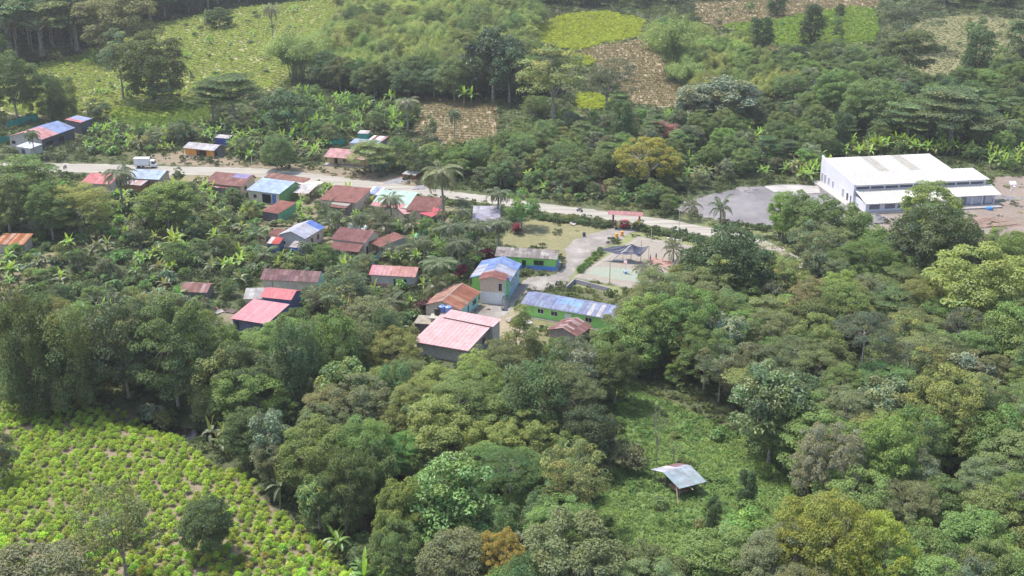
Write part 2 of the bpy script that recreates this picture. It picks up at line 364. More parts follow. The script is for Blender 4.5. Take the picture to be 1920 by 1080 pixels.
# sports court slab with worn painted fields
cp = [flat(*p) for p in COURT]
m, nt_, b_ = newmat('worn_court_paint'); tc = N(nt_, 'ShaderNodeTexCoord')
n1 = noise(nt_, .16, 5); n2 = noise(nt_, 1.6, 7, rough=.8); n3 = noise(nt_, .07, 3)
base = ramp(nt_, n2.outputs[0], [(.3, (.17, .145, .12)), (.55, (.235, .21, .18)), (.8, (.32, .295, .265))])
g1 = ramp(nt_, n3.outputs[0], [(.42, (0, 0, 0)), (.50, (1, 1, 1))]); g2 = ramp(nt_, n1.outputs[0], [(.56, (0, 0, 0)), (.66, (1, 1, 1))])
c_ = mixc(nt_, .02, base.outputs[0], (.62, .58, .52))
nt_.links.new(c_, b_.inputs['Base Color']); b_.inputs['Roughness'].default_value = .9
courtm = m
sheet('sports_court', cp, .032, courtm, thick=.14)
def quadpx(pts, z, mat, name, seed=1, amp=.3): return sheet(name, wobble([flat(p[0], p[1], z) for p in pts], 1.0, amp, seed), z, mat)
quadpx([(1098, 512), (1120, 500), (1170, 502), (1215, 512), (1205, 530), (1160, 524), (1120, 518)], .178, stain_mat('worn_green_paint', (.19, .25, .20), (.24, .27, .22), (.25, .24, .20), .5), 'court_green_marking', 4)
quadpx([(1195, 492), (1228, 482), (1262, 490), (1250, 503), (1215, 500)], .178, stain_mat('worn_red_paint', (.33, .13, .12), (.30, .18, .15), (.27, .22, .18), .5), 'court_red_marking', 5)
def line_px(a, b, z, w, mat, name):
    p = flat(*a, z); q = flat(*b, z); d = (q - p) / np.linalg.norm(q - p); n = np.array([-d[1], d[0]]) * w / 2
    return sheet(name, [p + n, q + n, q - n, p - n], z, mat)
LM = stain_mat('faded_white_paint', (.33, .32, .3), (.42, .41, .40), (.46, .46, .44), 1)
for i, (a, b) in enumerate([((1082, 519), (1198, 447)), ((1198, 447), (1298, 464)), ((1135, 486), (1245, 500)), ((1298, 464), (1225, 540)), ((1082, 519), (1218, 541))]):
    line_px(a, b, .182 + .003 * i, .12, LM, 'court_line')
# stream
wm, nt_, b_ = newmat('dark_stream_water'); b_.inputs['Base Color'].default_value = (.012, .012, .010, 1); b_.inputs['Roughness'].default_value = .12
LL, RR = [], []
for i, p in enumerate(RIVER):
    a = RIVER[max(0, i - 1)]; b = RIVER[min(len(RIVER) - 1, i + 1)]; d = (b - a) / np.linalg.norm(b - a); n_ = np.array([-d[1], d[0]]); LL.append(p + n_ * 1.9); RR.append(p - n_ * 1.9)
sheet('water', LL + RR[::-1], -2.2, wm)

# ================================================================== vegetation prototypes
def unit(v): return v / np.maximum(1e-6, np.linalg.norm(v, axis=-1, keepdims=True))
def leaf_quads(C, Nn, size, asp, col, r, fold=.18, tang=None):
    """one folded leaf (4 verts, base-side-tip-side) per centre"""
    n = len(C); t = r.normal(size=(n, 3)) if tang is None else tang
    t = unit(t - (t * Nn).sum(-1, keepdims=True) * Nn); b = np.cross(Nn, t)
    s = size[:, None]; l = t * s * .5; w_ = b * s * .5 * asp
    V = np.stack([C - l, C + w_ + Nn * s * fold * .5 - l * .1, C + l - Nn * s * fold * .4, C - w_ + Nn * s * fold * .5 - l * .1], 1).reshape(-1, 3)
    Q = np.arange(n * 4).reshape(-1, 4); c = np.repeat(col, 4, 0)
    return V, Q, c
class LB:
    def __init__(s): s.V = []; s.Q = []; s.C = []; s.n = 0
    def add(s, V, Q, C): s.V.append(V); s.Q.append(Q + s.n); s.C.append(C); s.n += len(V)
    def mesh(s, name, mat): return np_mesh(name, np.concatenate(s.V), np.concatenate(s.Q), mat, np.concatenate(s.C))
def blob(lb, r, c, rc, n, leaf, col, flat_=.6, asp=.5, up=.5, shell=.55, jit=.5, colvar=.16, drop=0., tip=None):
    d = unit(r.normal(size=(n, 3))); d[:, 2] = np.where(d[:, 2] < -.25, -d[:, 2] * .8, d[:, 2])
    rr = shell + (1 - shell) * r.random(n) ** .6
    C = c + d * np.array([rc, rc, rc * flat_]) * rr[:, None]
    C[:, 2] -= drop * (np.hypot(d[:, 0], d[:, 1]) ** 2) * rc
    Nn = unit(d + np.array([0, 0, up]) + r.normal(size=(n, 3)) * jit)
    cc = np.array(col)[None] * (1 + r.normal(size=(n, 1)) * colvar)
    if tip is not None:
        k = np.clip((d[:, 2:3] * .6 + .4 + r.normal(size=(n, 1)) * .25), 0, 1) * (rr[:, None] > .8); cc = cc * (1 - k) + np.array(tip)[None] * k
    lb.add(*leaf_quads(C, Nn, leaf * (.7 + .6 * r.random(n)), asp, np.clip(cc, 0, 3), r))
def tube(P, rad_, n=5):
    P = np.asarray(P, float); V = []; 
    for i in range(len(P)):
        d = P[min(len(P) - 1, i + 1)] - P[max(0, i - 1)]; d = d / max(1e-6, np.linalg.norm(d))
        u = np.cross(d, [0.3, .9, .1]); u /= np.linalg.norm(u); v = np.cross(d, u)
        a = np.arange(n) * 2 * math.pi / n
        V.append(P[i] + (np.cos(a)[:, None] * u + np.sin(a)[:, None] * v) * rad_[i])
    V = np.concatenate(V); Q = []
    for i in range(len(P) - 1):
        for j in range(n): Q.append((i * n + j, i * n + (j + 1) % n, (i + 1) * n + (j + 1) % n, (i + 1) * n + j))
    return V, np.array(Q)
class TB:
    def __init__(s): s.V = []; s.Q = []; s.n = 0
    def add(s, P, R_, n=5):
        V, Q = tube(P, R_, n); s.V.append(V); s.Q.append(Q + s.n); s.n += len(V)
    def mesh(s, name, mat): return np_mesh(name, np.concatenate(s.V), np.concatenate(s.Q), mat, smooth=True)
def limb(tb, a, b, r0, r1, r, sag=.12, k=4, n=4):
    a = np.array(a, float); b = np.array(b, float); L = np.linalg.norm(b - a); off = r.normal(size=3) * L * .06; P = []
    for i in range(k + 1):
        t = i / k; P.append(a + (b - a) * t + np.array([0, 0, -sag * L * math.sin(math.pi * t)]) + off * math.sin(math.pi * t))
    tb.add(P, np.linspace(r0, r1, k + 1), n)

PROTO = {}     # kind -> list of (height, width, [(part, mesh)])
def reg(kind, H, Wd, parts): PROTO.setdefault(kind, []).append((H, Wd, parts))
def tree_proto(kind, seed, H, Wd, crown_h, nclump, rc, nleaf, leaf, mat=LEAF, barkm=BARK, flat_=.6, asp=.5, up=.5, shape='dome', col=(1, 1, 1), clumpvar=.16, trunk_r=.28, fork=.35, lean=.0, jit=.5, drop=.0, tip=None, inner=.25, shell=.55, colvar=.16, low=-.35, irregular=.18):
    r = np.random.default_rng(seed); lb = LB(); tb = TB(); R0 = Wd / 2; cz = H - crown_h / 2; cent = []
    # three or four lobes give the crown its uneven outline
    lob = unit(r.normal(size=(5, 3)))
    for i in range(nclump):
        if shape == 'dome':
            while True:
                d = unit(r.normal(size=3)); 
                if d[2] > low: break
            f = (.62 + .38 * r.random() ** .5) * (1 - irregular + irregular * 2 * np.clip((lob @ d).max(), 0, 1) * r.uniform(.8, 1.1))
            f = min(f, 1.12)
            if r.random() < inner: f *= .55
            c = np.array([d[0] * R0 * f, d[1] * R0 * f, cz + d[2] * crown_h / 2 * f])
        elif shape == 'umbrella':
            a = r.uniform(0, 6.283); q = math.sqrt(r.random()); lay = r.integers(0, 2)
            c = np.array([math.cos(a) * q * R0, math.sin(a) * q * R0, H - crown_h * (.15 + .55 * q * q) - lay * crown_h * .25])
        elif shape == 'column':
            a = r.uniform(0, 6.283); t = r.random(); q = R0 * (.55 + .45 * math.sin(math.pi * (t * .8 + .15))) * r.uniform(.55, 1)
            c = np.array([math.cos(a) * q, math.sin(a) * q, H - crown_h + t * crown_h * .97])
        elif shape == 'cone':
            a = r.uniform(0, 6.283); t = r.random() ** .8; q = R0 * (1 - t) * r.uniform(.4, 1) + .3
            c = np.array([math.cos(a) * q, math.sin(a) * q, H - crown_h + t * crown_h])
        elif shape == 'tier':
            k = r.integers(0, 4); a = r.uniform(0, 6.283); q = math.sqrt(r.random()) * (1 - .16 * k)
            c = np.array([math.cos(a) * q * R0, math.sin(a) * q * R0, H - crown_h * (1 - (k + 1) / 4.3) - .5 * q])
        cent.append(c)
        cv = 1 + r.normal() * clumpvar; hue = r.normal() * clumpvar * .5
        cc = np.array(col) * cv * np.array([1 + hue, 1, 1 - hue])
        blob(lb, r, c, rc * r.uniform(.75, 1.25), nleaf, leaf, cc, flat_, asp, up, shell, jit, colvar, drop, tip)
    fz = H - crown_h * (1 - fork * .3) if shape != 'dome' else H - crown_h * .8
    top = np.array([lean * H, r.normal() * .2, fz]); P = [np.array([0, 0, -.5]), np.array([lean * H * .3, 0, fz * .45]), top]
    tb.add(P, [trunk_r * 1.35, trunk_r, trunk_r * .8], 7)
    mains = []
    for i in range(5):
        a = i * 1.257 + r.uniform(-.4, .4); q = R0 * r.uniform(.25, .5)
        e = top + np.array([math.cos(a) * q, math.sin(a) * q, crown_h * r.uniform(.22, .45)]); limb(tb, top, e, trunk_r * .6, trunk_r * .32, r, .05); mains.append(e)
    mains = np.array(mains)
    for c in cent[:min(len(cent), 46)]:
        k = np.argmin(np.linalg.norm(mains - c, axis=1)); limb(tb, mains[k], c, trunk_r * .26, trunk_r * .08, r, .1, 3, 3)
    reg(kind, H, Wd, [('trunk', tb.mesh(kind + '_trunk', barkm)), ('crown', lb.mesh(kind + '_crown', mat))])

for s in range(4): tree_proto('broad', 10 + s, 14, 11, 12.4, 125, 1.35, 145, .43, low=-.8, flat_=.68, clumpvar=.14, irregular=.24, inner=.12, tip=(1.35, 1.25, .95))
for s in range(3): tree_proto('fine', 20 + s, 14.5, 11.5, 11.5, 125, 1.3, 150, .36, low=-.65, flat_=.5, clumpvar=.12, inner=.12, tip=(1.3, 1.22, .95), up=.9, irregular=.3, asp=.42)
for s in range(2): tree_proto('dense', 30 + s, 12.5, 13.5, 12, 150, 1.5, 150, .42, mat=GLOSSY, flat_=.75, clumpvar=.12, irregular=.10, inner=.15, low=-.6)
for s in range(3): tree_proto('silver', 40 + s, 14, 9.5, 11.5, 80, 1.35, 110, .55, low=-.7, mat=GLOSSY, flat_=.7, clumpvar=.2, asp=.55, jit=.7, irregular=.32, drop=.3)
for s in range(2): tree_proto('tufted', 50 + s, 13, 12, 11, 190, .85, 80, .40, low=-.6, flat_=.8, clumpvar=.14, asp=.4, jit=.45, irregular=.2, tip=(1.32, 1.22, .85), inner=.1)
for s in range(2): tree_proto('umbrella', 60 + s, 15, 14, 3.6, 85, 1.5, 120, .40, flat_=.28, up=1.4, shape='umbrella', clumpvar=.12, trunk_r=.3, asp=.4)
for s in range(2): tree_proto('tier', 65 + s, 12, 12, 7, 75, 1.6, 130, .42, flat_=.22, up=1.6, shape='tier', clumpvar=.18, asp=.45)
for s in range(3): tree_proto('tall', 70 + s, 23, 10.5, 17, 62, 1.9, 115, .55, flat_=.55, clumpvar=.2, irregular=.35, trunk_r=.34, inner=.3)
for s in range(2): tree_proto('vine', 80 + s, 14, 6, 13.2, 70, 1.25, 120, .42, barkm=BARKD, flat_=1.2, shape='column', clumpvar=.12, jit=.6, shell=.7)
for s in range(2): tree_proto('drape', 85 + s, 17, 9.5, 16.4, 125, 1.3, 150, .38, barkm=BARKD, flat_=1.35, shape='column', clumpvar=.18, jit=.6, shell=.65, drop=.3)
for s in range(2): tree_proto('plume', 90 + s, 9, 4.4, 8.2, 40, .95, 120, .36, flat_=1.0, shape='cone', clumpvar=.1, asp=.25, trunk_r=.12)
for s in range(2): tree_proto('airy', 95 + s, 15, 11, 12.5, 95, 1.15, 70, .38, flat_=.7, clumpvar=.2, irregular=.38, inner=.3, trunk_r=.24)
for s in range(3): tree_proto('small', 100 + s, 6, 5.4, 5.4, 44, .9, 95, .34, flat_=.7, clumpvar=.2, trunk_r=.12, irregular=.3, low=-.6)

def bamboo(seed, H=13, Wd=12):
    r = np.random.default_rng(seed); lb = LB(); tb = TB()
    for i in range(34):
        a = r.uniform(0, 6.283); q = r.random() ** .6; b0 = np.array([math.cos(a), math.sin(a), 0]) * r.uniform(.2, 1.8); out = np.array([math.cos(a), math.sin(a), 0]) * Wd / 2 * q * .85
        h = H * (1.0 - .33 * q) * r.uniform(.82, 1.02); P = []
        for k in range(8):
            t = k / 7; P.append(b0 + out * t ** 1.8 + np.array([0, 0, h * (1 - (1 - t) ** 1.6) - (t ** 4) * h * .08]))
        tb.add(P, np.linspace(.07, .02, 8), 4)
        cv = 1 + r.normal() * .10
        for k in (3, 4, 5, 6, 7):
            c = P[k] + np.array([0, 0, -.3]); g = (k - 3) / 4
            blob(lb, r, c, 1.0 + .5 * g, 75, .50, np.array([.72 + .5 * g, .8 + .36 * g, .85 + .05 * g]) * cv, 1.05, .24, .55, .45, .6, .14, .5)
    reg('bamboo', H, Wd, [('culms', tb.mesh('bamboo_culms', bamm)), ('crown', lb.mesh('bamboo_crown', LEAF))])
bamm = plain('bamboo_culm', (.22, .26, .10), .6)
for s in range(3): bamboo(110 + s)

def bare(seed, H=9):
    r = np.random.default_rng(seed); tb = TB(); lb = LB()
    tb.add([(0, 0, -.4), (.2, 0, H * .3), (.1, .2, H * .5)], [.22, .17, .13], 6)
    for i in range(7):
        a = i * .9 + r.uniform(-.3, .3); e = np.array([math.cos(a) * r.uniform(1.2, 2.6), math.sin(a) * r.uniform(1.2, 2.6), H * r.uniform(.7, 1)]); limb(tb, (.1, .2, H * .5 * r.uniform(.6, 1)), e, .09, .035, r, .1)
        for j in range(4):
            q = e * r.uniform(.75, 1) + r.normal(size=3) * .9 + np.array([0, 0, .5]); limb(tb, e * .9 + np.array([0, 0, H * .05]), q, .035, .015, r, .05, 3, 3)
            blob(lb, r, q, .6, 9, .35, (1, 1, 1), .7, .5)
    reg('bare', H, 5, [('trunk', tb.mesh('bare_trunk', BARK)), ('crown', lb.mesh('bare_crown', LEAF))])
for s in range(2): bare(120 + s)

def palm(kind, seed, H, fl, nf, droop=1.0, tr=.16, upw=.9):
    r = np.random.default_rng(seed); tb = TB(); lb = LB(); lean = r.uniform(-.06, .06)
    P = [np.array([lean * H * (t ** 2), 0, -.4 + (H + .4) * t]) for t in np.linspace(0, 1, 6)]; tb.add(P, np.linspace(tr * 1.4, tr * .8, 6), 7)
    top = P[-1]
    for i in range(nf):
        a = i * 2.399 + r.uniform(-.2, .2); el = upw - 1.35 * (i / nf) + r.uniform(-.1, .1); L = fl * r.uniform(.85, 1.08)
        p = top.copy(); pts = [p.copy()]; e = el
        for k in range(9):
            d = np.array([math.cos(a) * math.cos(e), math.sin(a) * math.cos(e), math.sin(e)]); p = p + d * L / 9; pts.append(p.copy()); e -= droop * .165 * (1 + k * .09)
        tb.add(pts, np.linspace(.035, .01, 10), 3)
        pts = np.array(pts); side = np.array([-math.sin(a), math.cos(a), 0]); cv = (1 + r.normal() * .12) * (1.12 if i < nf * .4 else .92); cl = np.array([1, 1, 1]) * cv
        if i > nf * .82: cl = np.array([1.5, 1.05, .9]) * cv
        C = []; T = []; S = []; NN = []
        for t in np.linspace(.12, .99, 20):
            k = t * 9; j = min(8, int(k)); q = pts[j] + (pts[j + 1] - pts[j]) * (k - j); dr = unit(pts[j + 1] - pts[j]); ll = fl * .21 * math.sin(math.pi * (t * .82 + .14)) + .12
            for s_ in (-1, 1):
                tv = unit(side * s_ * .8 + dr * .55 + np.array([0, 0, -.42 * droop])); C.append(q + tv * ll * .5); T.append(tv); S.append(ll); NN.append(unit(np.cross(tv, dr) * s_ + r.normal(size=3) * .15))
        C = np.array(C); T = np.array(T); NN = np.array(NN); NN *= np.sign(NN[:, 2:3] + 1e-6); S = np.array(S)
        lb.add(*leaf_quads(C, NN, S, .19, np.repeat(cl[None], len(C), 0) * (1 + r.normal(size=(len(C), 1)) * .08), r, .1, T))
    reg(kind, H + fl * .4, fl * 1.7, [('trunk', tb.mesh(kind + '_trunk', BARK)), ('crown', lb.mesh(kind + '_crown', GLOSSY))])
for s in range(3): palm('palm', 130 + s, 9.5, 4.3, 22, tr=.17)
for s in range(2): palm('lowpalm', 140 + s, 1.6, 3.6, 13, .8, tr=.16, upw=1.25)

def blade(lb, r, base, a, el, L, wd, col, droop):
    p = np.array(base, float); e = el; V = []; k = 6; side = np.array([-math.sin(a), math.cos(a), 0])
    for i in range(k + 1):
        t = i / k; ww = wd * math.sin(math.pi * min(1, t * .86 + .1)) ** .7 * .5
        n_ = np.array([-math.cos(a) * math.sin(e), -math.sin(a) * math.sin(e), math.cos(e)])
        V += [p + side * ww + n_ * ww * .25 * r.uniform(.2, 1.6), p.copy(), p - side * ww + n_ * ww * .25 * r.uniform(.2, 1.6)]
        p = p + np.array([math.cos(a) * math.cos(e), math.sin(a) * math.cos(e), math.sin(e)]) * L / k; e -= droop / k
    Q = []
    for i in range(k):
        for j in range(2): Q.append((i * 3 + j, i * 3 + j + 1, (i + 1) * 3 + j + 1, (i + 1) * 3 + j))
    lb.add(np.array(V), np.array(Q), np.repeat(np.array(col)[None], len(V), 0) * (1 + r.normal(size=(len(V), 1)) * .06))
def banana(seed, n=3):
    r = np.random.default_rng(seed); tb = TB(); lb = LB()
    for s in range(n):
        x, y = r.normal(size=2) * (.9 if n > 1 else 0); h = r.uniform(1.6, 2.9); ln = r.normal(size=2) * .15
        tb.add([(0, 0, -.25), (x * .5, y * .5, -.12), (x, y, -.2)], [.12, .12, .12], 4)
        tb.add([(x, y, -.3), (x + ln[0] * .5, y + ln[1] * .5, h * .6), (x + ln[0], y + ln[1], h)], [.19, .15, .09], 6)
        for i in range(9):
            a = i * 2.4 + r.uniform(-.4, .4); el = 1.35 - .17 * i + r.uniform(-.15, .15); c = np.array([1, 1, 1]) * r.uniform(.75, 1.2)
            if i < 2: c = np.array([1.75, 1.55, .8])
            if i > 7: c = np.array([1.3, .85, .6]) * .8
            blade(lb, r, (x + ln[0], y + ln[1], h - .1), a, el, r.uniform(2.0, 3.0), r.uniform(.55, .8), c, r.uniform(.7, 1.7) if i > 1 else .35)
    reg('banana', 4.6, 5, [('stem', tb.mesh('banana_stem', bams)), ('leaves', lb.mesh('banana_leaves', BLADE))])
bams = plain('banana_stem', (.20, .19, .09), .7)
for s in range(6): banana(150 + s, 1 + s % 4 if s != 3 else 3)

def shrub(kind, seed, H, Wd, n, rc, nl, leaf, asp=.5, mat=LEAF, tip=None, cv=.18, up=.5):
    r = np.random.default_rng(seed); lb = LB()
    for i in range(n):
        a = r.uniform(0, 6.283); q = math.sqrt(r.random()) * (Wd / 2 - rc * .6); z = (H - rc * .6) * r.uniform(.35, 1) * (1 - .45 * (q / (Wd / 2)) ** 2)
        c = np.array([1, 1, 1]) * (1 + r.normal() * cv) * np.array([1 + r.normal() * .06, 1, 1])
        blob(lb, r, np.array([math.cos(a) * q, math.sin(a) * q, z]), rc * r.uniform(.8, 1.2), nl, leaf, c, .75, asp, up, .5, .6, .18, tip=tip)
    reg(kind, H, Wd, [('', lb.mesh(kind, mat))])
for s in range(4): shrub('shrub', 170 + s, 2.8, 3.4, 14, .8, 70, .34)
for s in range(3): shrub('bigleaf', 180 + s, 2.6, 3.2, 10, .85, 30, .85, .6, GLOSSY)
for s in range(2): shrub('croton', 190 + s, 2.8, 2.2, 12, .6, 60, .38, .5, GLOSSY)
for s in range(2): shrub('hedge', 195 + s, 1.5, 2.3, 12, .55, 60, .26)
def coca(seed):
    r = np.random.default_rng(seed); lb = LB()
    for i in range(9):
        a = i * 2.4; q = .48 * math.sqrt(i / 8.0); c = np.array([math.cos(a) * q, math.sin(a) * q, .95 - .35 * (q / .42) ** 2 + r.uniform(-.08, .08)])
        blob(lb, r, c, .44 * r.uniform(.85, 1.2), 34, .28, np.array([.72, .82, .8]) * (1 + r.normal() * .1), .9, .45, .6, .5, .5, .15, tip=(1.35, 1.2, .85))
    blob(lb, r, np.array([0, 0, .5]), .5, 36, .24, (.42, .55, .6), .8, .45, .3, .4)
    reg('coca', 1.15, 1.25, [('', lb.mesh('coca_bush', LEAF))])
for s in range(5): coca(200 + s)
def tuft(kind, seed, n, Wd, h, wd, col2=None, arch=.9):
    r = np.random.default_rng(seed); lb = LB()
    for i in range(n):
        a = r.uniform(0, 6.283); x, y = r.normal(size=2) * Wd * .3; c = np.array([1, 1, 1]) * r.uniform(.7, 1.25)
        if col2 is not None and r.random() < .3: c = np.array(col2)
        blade(lb, r, (x, y, 0), a, r.uniform(.7, 1.4), h * r.uniform(.6, 1.2), wd, c, arch)
    reg(kind, h, Wd, [('', lb.mesh(kind, LEAF))])
for s in range(3): tuft('grasstuft', 210 + s, 26, 1.1, .55, .07, (1.35, 1.2, .7))
def herb(kind, seed, n, Wd, H, leaf, nl=26, asp=.55):
    r = np.random.default_rng(seed); lb = LB()
    for i in range(n):
        a = r.uniform(0, 6.283); q = math.sqrt(r.random()) * Wd / 2; c = np.array([1, 1, 1]) * r.uniform(.7, 1.3)
        blob(lb, r, np.array([math.cos(a) * q, math.sin(a) * q, H * r.uniform(.25, .8)]), H * .5, nl, leaf, c, .7, asp, .8, .3, .6, .2)
    reg(kind, H, Wd, [('', lb.mesh(kind, LEAF))])
for s in range(3): herb('herb', 220 + s, 9, 2.0, .8, .26)
for s in range(2): herb('broadherb', 225 + s, 7, 2.0, 1.1, .55, 10, .6)
for s in range(2): herb('creeper', 228 + s, 9, 1.7, .30, .2, 18, .6)
def stubs(seed):
    r = np.random.default_rng(seed); lb = LB()
    for i in range(34):
        d = r.normal(size=2) * .3; tv = np.array([[d[0] * .9, d[1] * .9, .75]]); tv = tv / np.linalg.norm(tv)
        nn = unit(np.cross(tv, r.normal(size=(1, 3)))); lb.add(*leaf_quads(np.array([[d[0], d[1], .32]]), nn, np.array([.62]), .10, np.array([[1, .95, .9]]) * r.uniform(.7, 1.2), r, .02, tv))
    blob(lb, r, np.array([0, 0, .28]), .38, 14, .2, (.8, 1.2, .6), .8)
    reg('stub', .6, .8, [('', lb.mesh('stub', LEAF))])
for s in range(3): stubs(230 + s)

# ------------------------------------------------------------------ placing single plants
TINT = dict(mid=(.070, .112, .036), olive=(.094, .122, .040), dark=(.038, .068, .025), deep=(.056, .088, .033), bright=(.076, .128, .032), lime=(.14, .205, .040), grey=(.078, .102, .050),
            silver=(.090, .116, .064), yellow=(.128, .150, .036), gold=(.17, .155, .04), rust=(.108, .118, .074), blue=(.044, .078, .036), red=(.15, .095, .07), brown=(.080, .100, .045), bamboo=(.092, .132, .043), bambooy=(.120, .155, .048),
            palm=(.052, .076, .034), palmg=(.072, .090, .044), banana=(.070, .130, .032), bananay=(.088, .145, .034), croton=(.20, .02, .05), crotond=(.10, .025, .03), coca=(.335, .465, .084), grass=(.14, .195, .05), soil=(.26, .20, .15))
TINT = {k: tuple(min(.6, c * g_) for c, g_ in zip(v, (2.38, 2.2, 2.6))) if k not in ('coca', 'soil', 'croton', 'crotond') else v for k, v in TINT.items()}
TN = dict(mid='mid green', olive='olive green', dark='dark green', deep='deep green', bright='bright green', lime='lime green', grey='grey-green', silver='silvery green', yellow='yellow-green', gold='golden yellow', rust='rust-tinged',
          blue='bluish green', red='reddish brown', brown='brownish', bamboo='green', bambooy='yellowish', palm='green', palmg='grey-green', banana='green', bananay='bright yellow-green', croton='magenta', crotond='dark purple')
KN = dict(broad=('broadleaf_tree', 'tree', 'broad-crowned tree'), fine=('feathery_tree', 'tree', 'fine-leaved layered tree'), dense=('round_tree', 'tree', 'dense round-crowned tree'), silver=('large_leaved_tree', 'tree', 'large-leaved tree'),
          tufted=('flowering_tree', 'tree', 'tree with tufted crown'), umbrella=('umbrella_tree', 'tree', 'flat umbrella-crowned tree'), tier=('layered_tree', 'tree', 'tree of flat leaf tiers'), tall=('tall_tree', 'tree', 'tall slender tree'),
          vine=('vine_covered_tree', 'tree', 'column-shaped vine-covered tree'), drape=('vine_draped_tree', 'tree', 'tall tree draped in vines'), plume=('plume_tree', 'tree', 'slim feathery tree'), airy=('open_crowned_tree', 'tree', 'open-crowned tree'),
          small=('small_tree', 'tree', 'small bushy tree'), bamboo=('bamboo_clump', 'bamboo', 'arching bamboo clump'), bare=('bare_tree', 'tree', 'nearly bare tree'), palm=('coconut_palm', 'palm', 'coconut palm'), lowpalm=('young_palm', 'palm', 'young palm'),
          banana=('banana_plant', 'banana plant', 'banana clump'), shrub=('shrub', 'shrub', 'leafy shrub'), bigleaf=('large_leaved_shrub', 'shrub', 'large-leaved shrub'), croton=('croton_bush', 'shrub', 'croton bush'), hedge=('hedge_bush', 'hedge', 'clipped hedge bush'), coca=('coca_bush', 'bush', 'rounded coca bush'))
BAN = []
PLANTS = []     # placed footprints for spacing (x, y, r)
def put(kind, x, y, H, tint='mid', wid=None, where='', label=None, group=None, cv=.045):
    L = PROTO[kind]; H0, W0, parts = L[rng.integers(len(L))]; nm, cat, ph = KN[kind]
    sz = H / H0; sx = sz if wid is None else wid / W0
    t = np.array(TINT[tint]) * (1 + rng.normal(size=3) * cv) * (1 + rng.normal() * cv)
    loc = (x, y, float(zt(x, y)) - .05); rz = rng.uniform(0, 6.283)
    lab = label or ('%s %s %s' % (TN.get(tint, 'green'), ph, where)).strip()
    if kind in ('banana', 'small') and where:
        BAN.append((x, y, H, lab, group, t, sx, sz, rz, parts, kind)); PLANTS.append((x, y, (W0 * sx) / 2)); return
    if len(parts) == 1:
        o = link(nm, parts[0][1]); o.color = (*t, 1); o.location = loc; o.rotation_euler = (0, 0, rz); o.scale = (sx, sx, sz); setp(o, lab, cat, group)
    else:
        o = empty(nm, loc, rz, lab, cat, group); o.scale = (sx, sx, sz)
        for pn, me in parts:
            q = link(pn, me, o); q.color = (*t, 1) if pn not in ('trunk', 'stem', 'culms') else (1, 1, 1, 1)
    PLANTS.append((x, y, (W0 * sx) / 2)); return o
def hero(kind, px, ptop, pbase, wpx, tint, label, group=None):
    p = W(px, pbase); H = z_at(p.y, ptop) - p.z; dep = proj(p.x, p.y, p.z)[2]
    return put(kind, p.x, p.y, max(.8, H), tint, wpx * dep / F, label=label, group=group)
def scatter(name, pts, kinds, label, cat, scl=(.8, 1.25), kind='stuff', tintm=None):
    """one object: the same small plants instanced on many points (uncountable cover)"""
    metas = [p[2][-1][1] for k in kinds for p in PROTO[k]]
    col = bpy.data.collections.new(name + '_plants')
    for i, me in enumerate(metas):
        o = bpy.data.objects.new('%s_plant' % name, me); o.color = (*tintm, 1); col.objects.link(o)
    x, y = pts[:, 0], pts[:, 1]; n = len(x)
    me = np_mesh(name, np.stack([x, y, zt(x, y) - .03], -1), np.zeros((0, 4), int), metas[0].materials[0])
    for an, dt, arr in (('scl', 'FLOAT', rng.uniform(scl[0], scl[1], n)), ('rot', 'FLOAT_VECTOR', np.stack([np.zeros(n), np.zeros(n), rng.uniform(0, 6.28, n)], -1).ravel()), ('idx', 'INT', rng.integers(0, len(metas), n))):
        a = me.attributes.new(an, dt, 'POINT'); a.data.foreach_set('vector' if dt == 'FLOAT_VECTOR' else 'value', np.asarray(arr, np.int32 if dt == 'INT' else np.float32))
    o = link(name, me); setp(o, label, cat, None, kind); o.color = (*tintm, 1)
    ng = bpy.data.node_groups.new(name, 'GeometryNodeTree'); ng.interface.new_socket('Geometry', in_out='INPUT', socket_type='NodeSocketGeometry'); ng.interface.new_socket('Geometry', in_out='OUTPUT', socket_type='NodeSocketGeometry')
    gi = N(ng, 'NodeGroupInput'); go = N(ng, 'NodeGroupOutput'); ip = N(ng, 'GeometryNodeInstanceOnPoints'); ci = N(ng, 'GeometryNodeCollectionInfo')
    ci.inputs[0].default_value = col; ci.inputs['Separate Children'].default_value = True; ci.inputs['Reset Children'].default_value = True
    ip.inputs['Pick Instance'].default_value = True
    def na(nm_, dt):
        q = N(ng, 'GeometryNodeInputNamedAttribute', data_type=dt); q.inputs[0].default_value = nm_; return q.outputs[0]
    L = ng.links.new; L(gi.outputs[0], ip.inputs['Points']); L(ci.outputs[0], ip.inputs['Instance']); L(na('idx', 'INT'), ip.inputs['Instance Index']); L(na('rot', 'FLOAT_VECTOR'), ip.inputs['Rotation']); L(na('scl', 'FLOAT'), ip.inputs['Scale']); L(ip.outputs[0], go.inputs[0])
    md = o.modifiers.new('cover', 'NODES'); md.node_group = ng
    return o

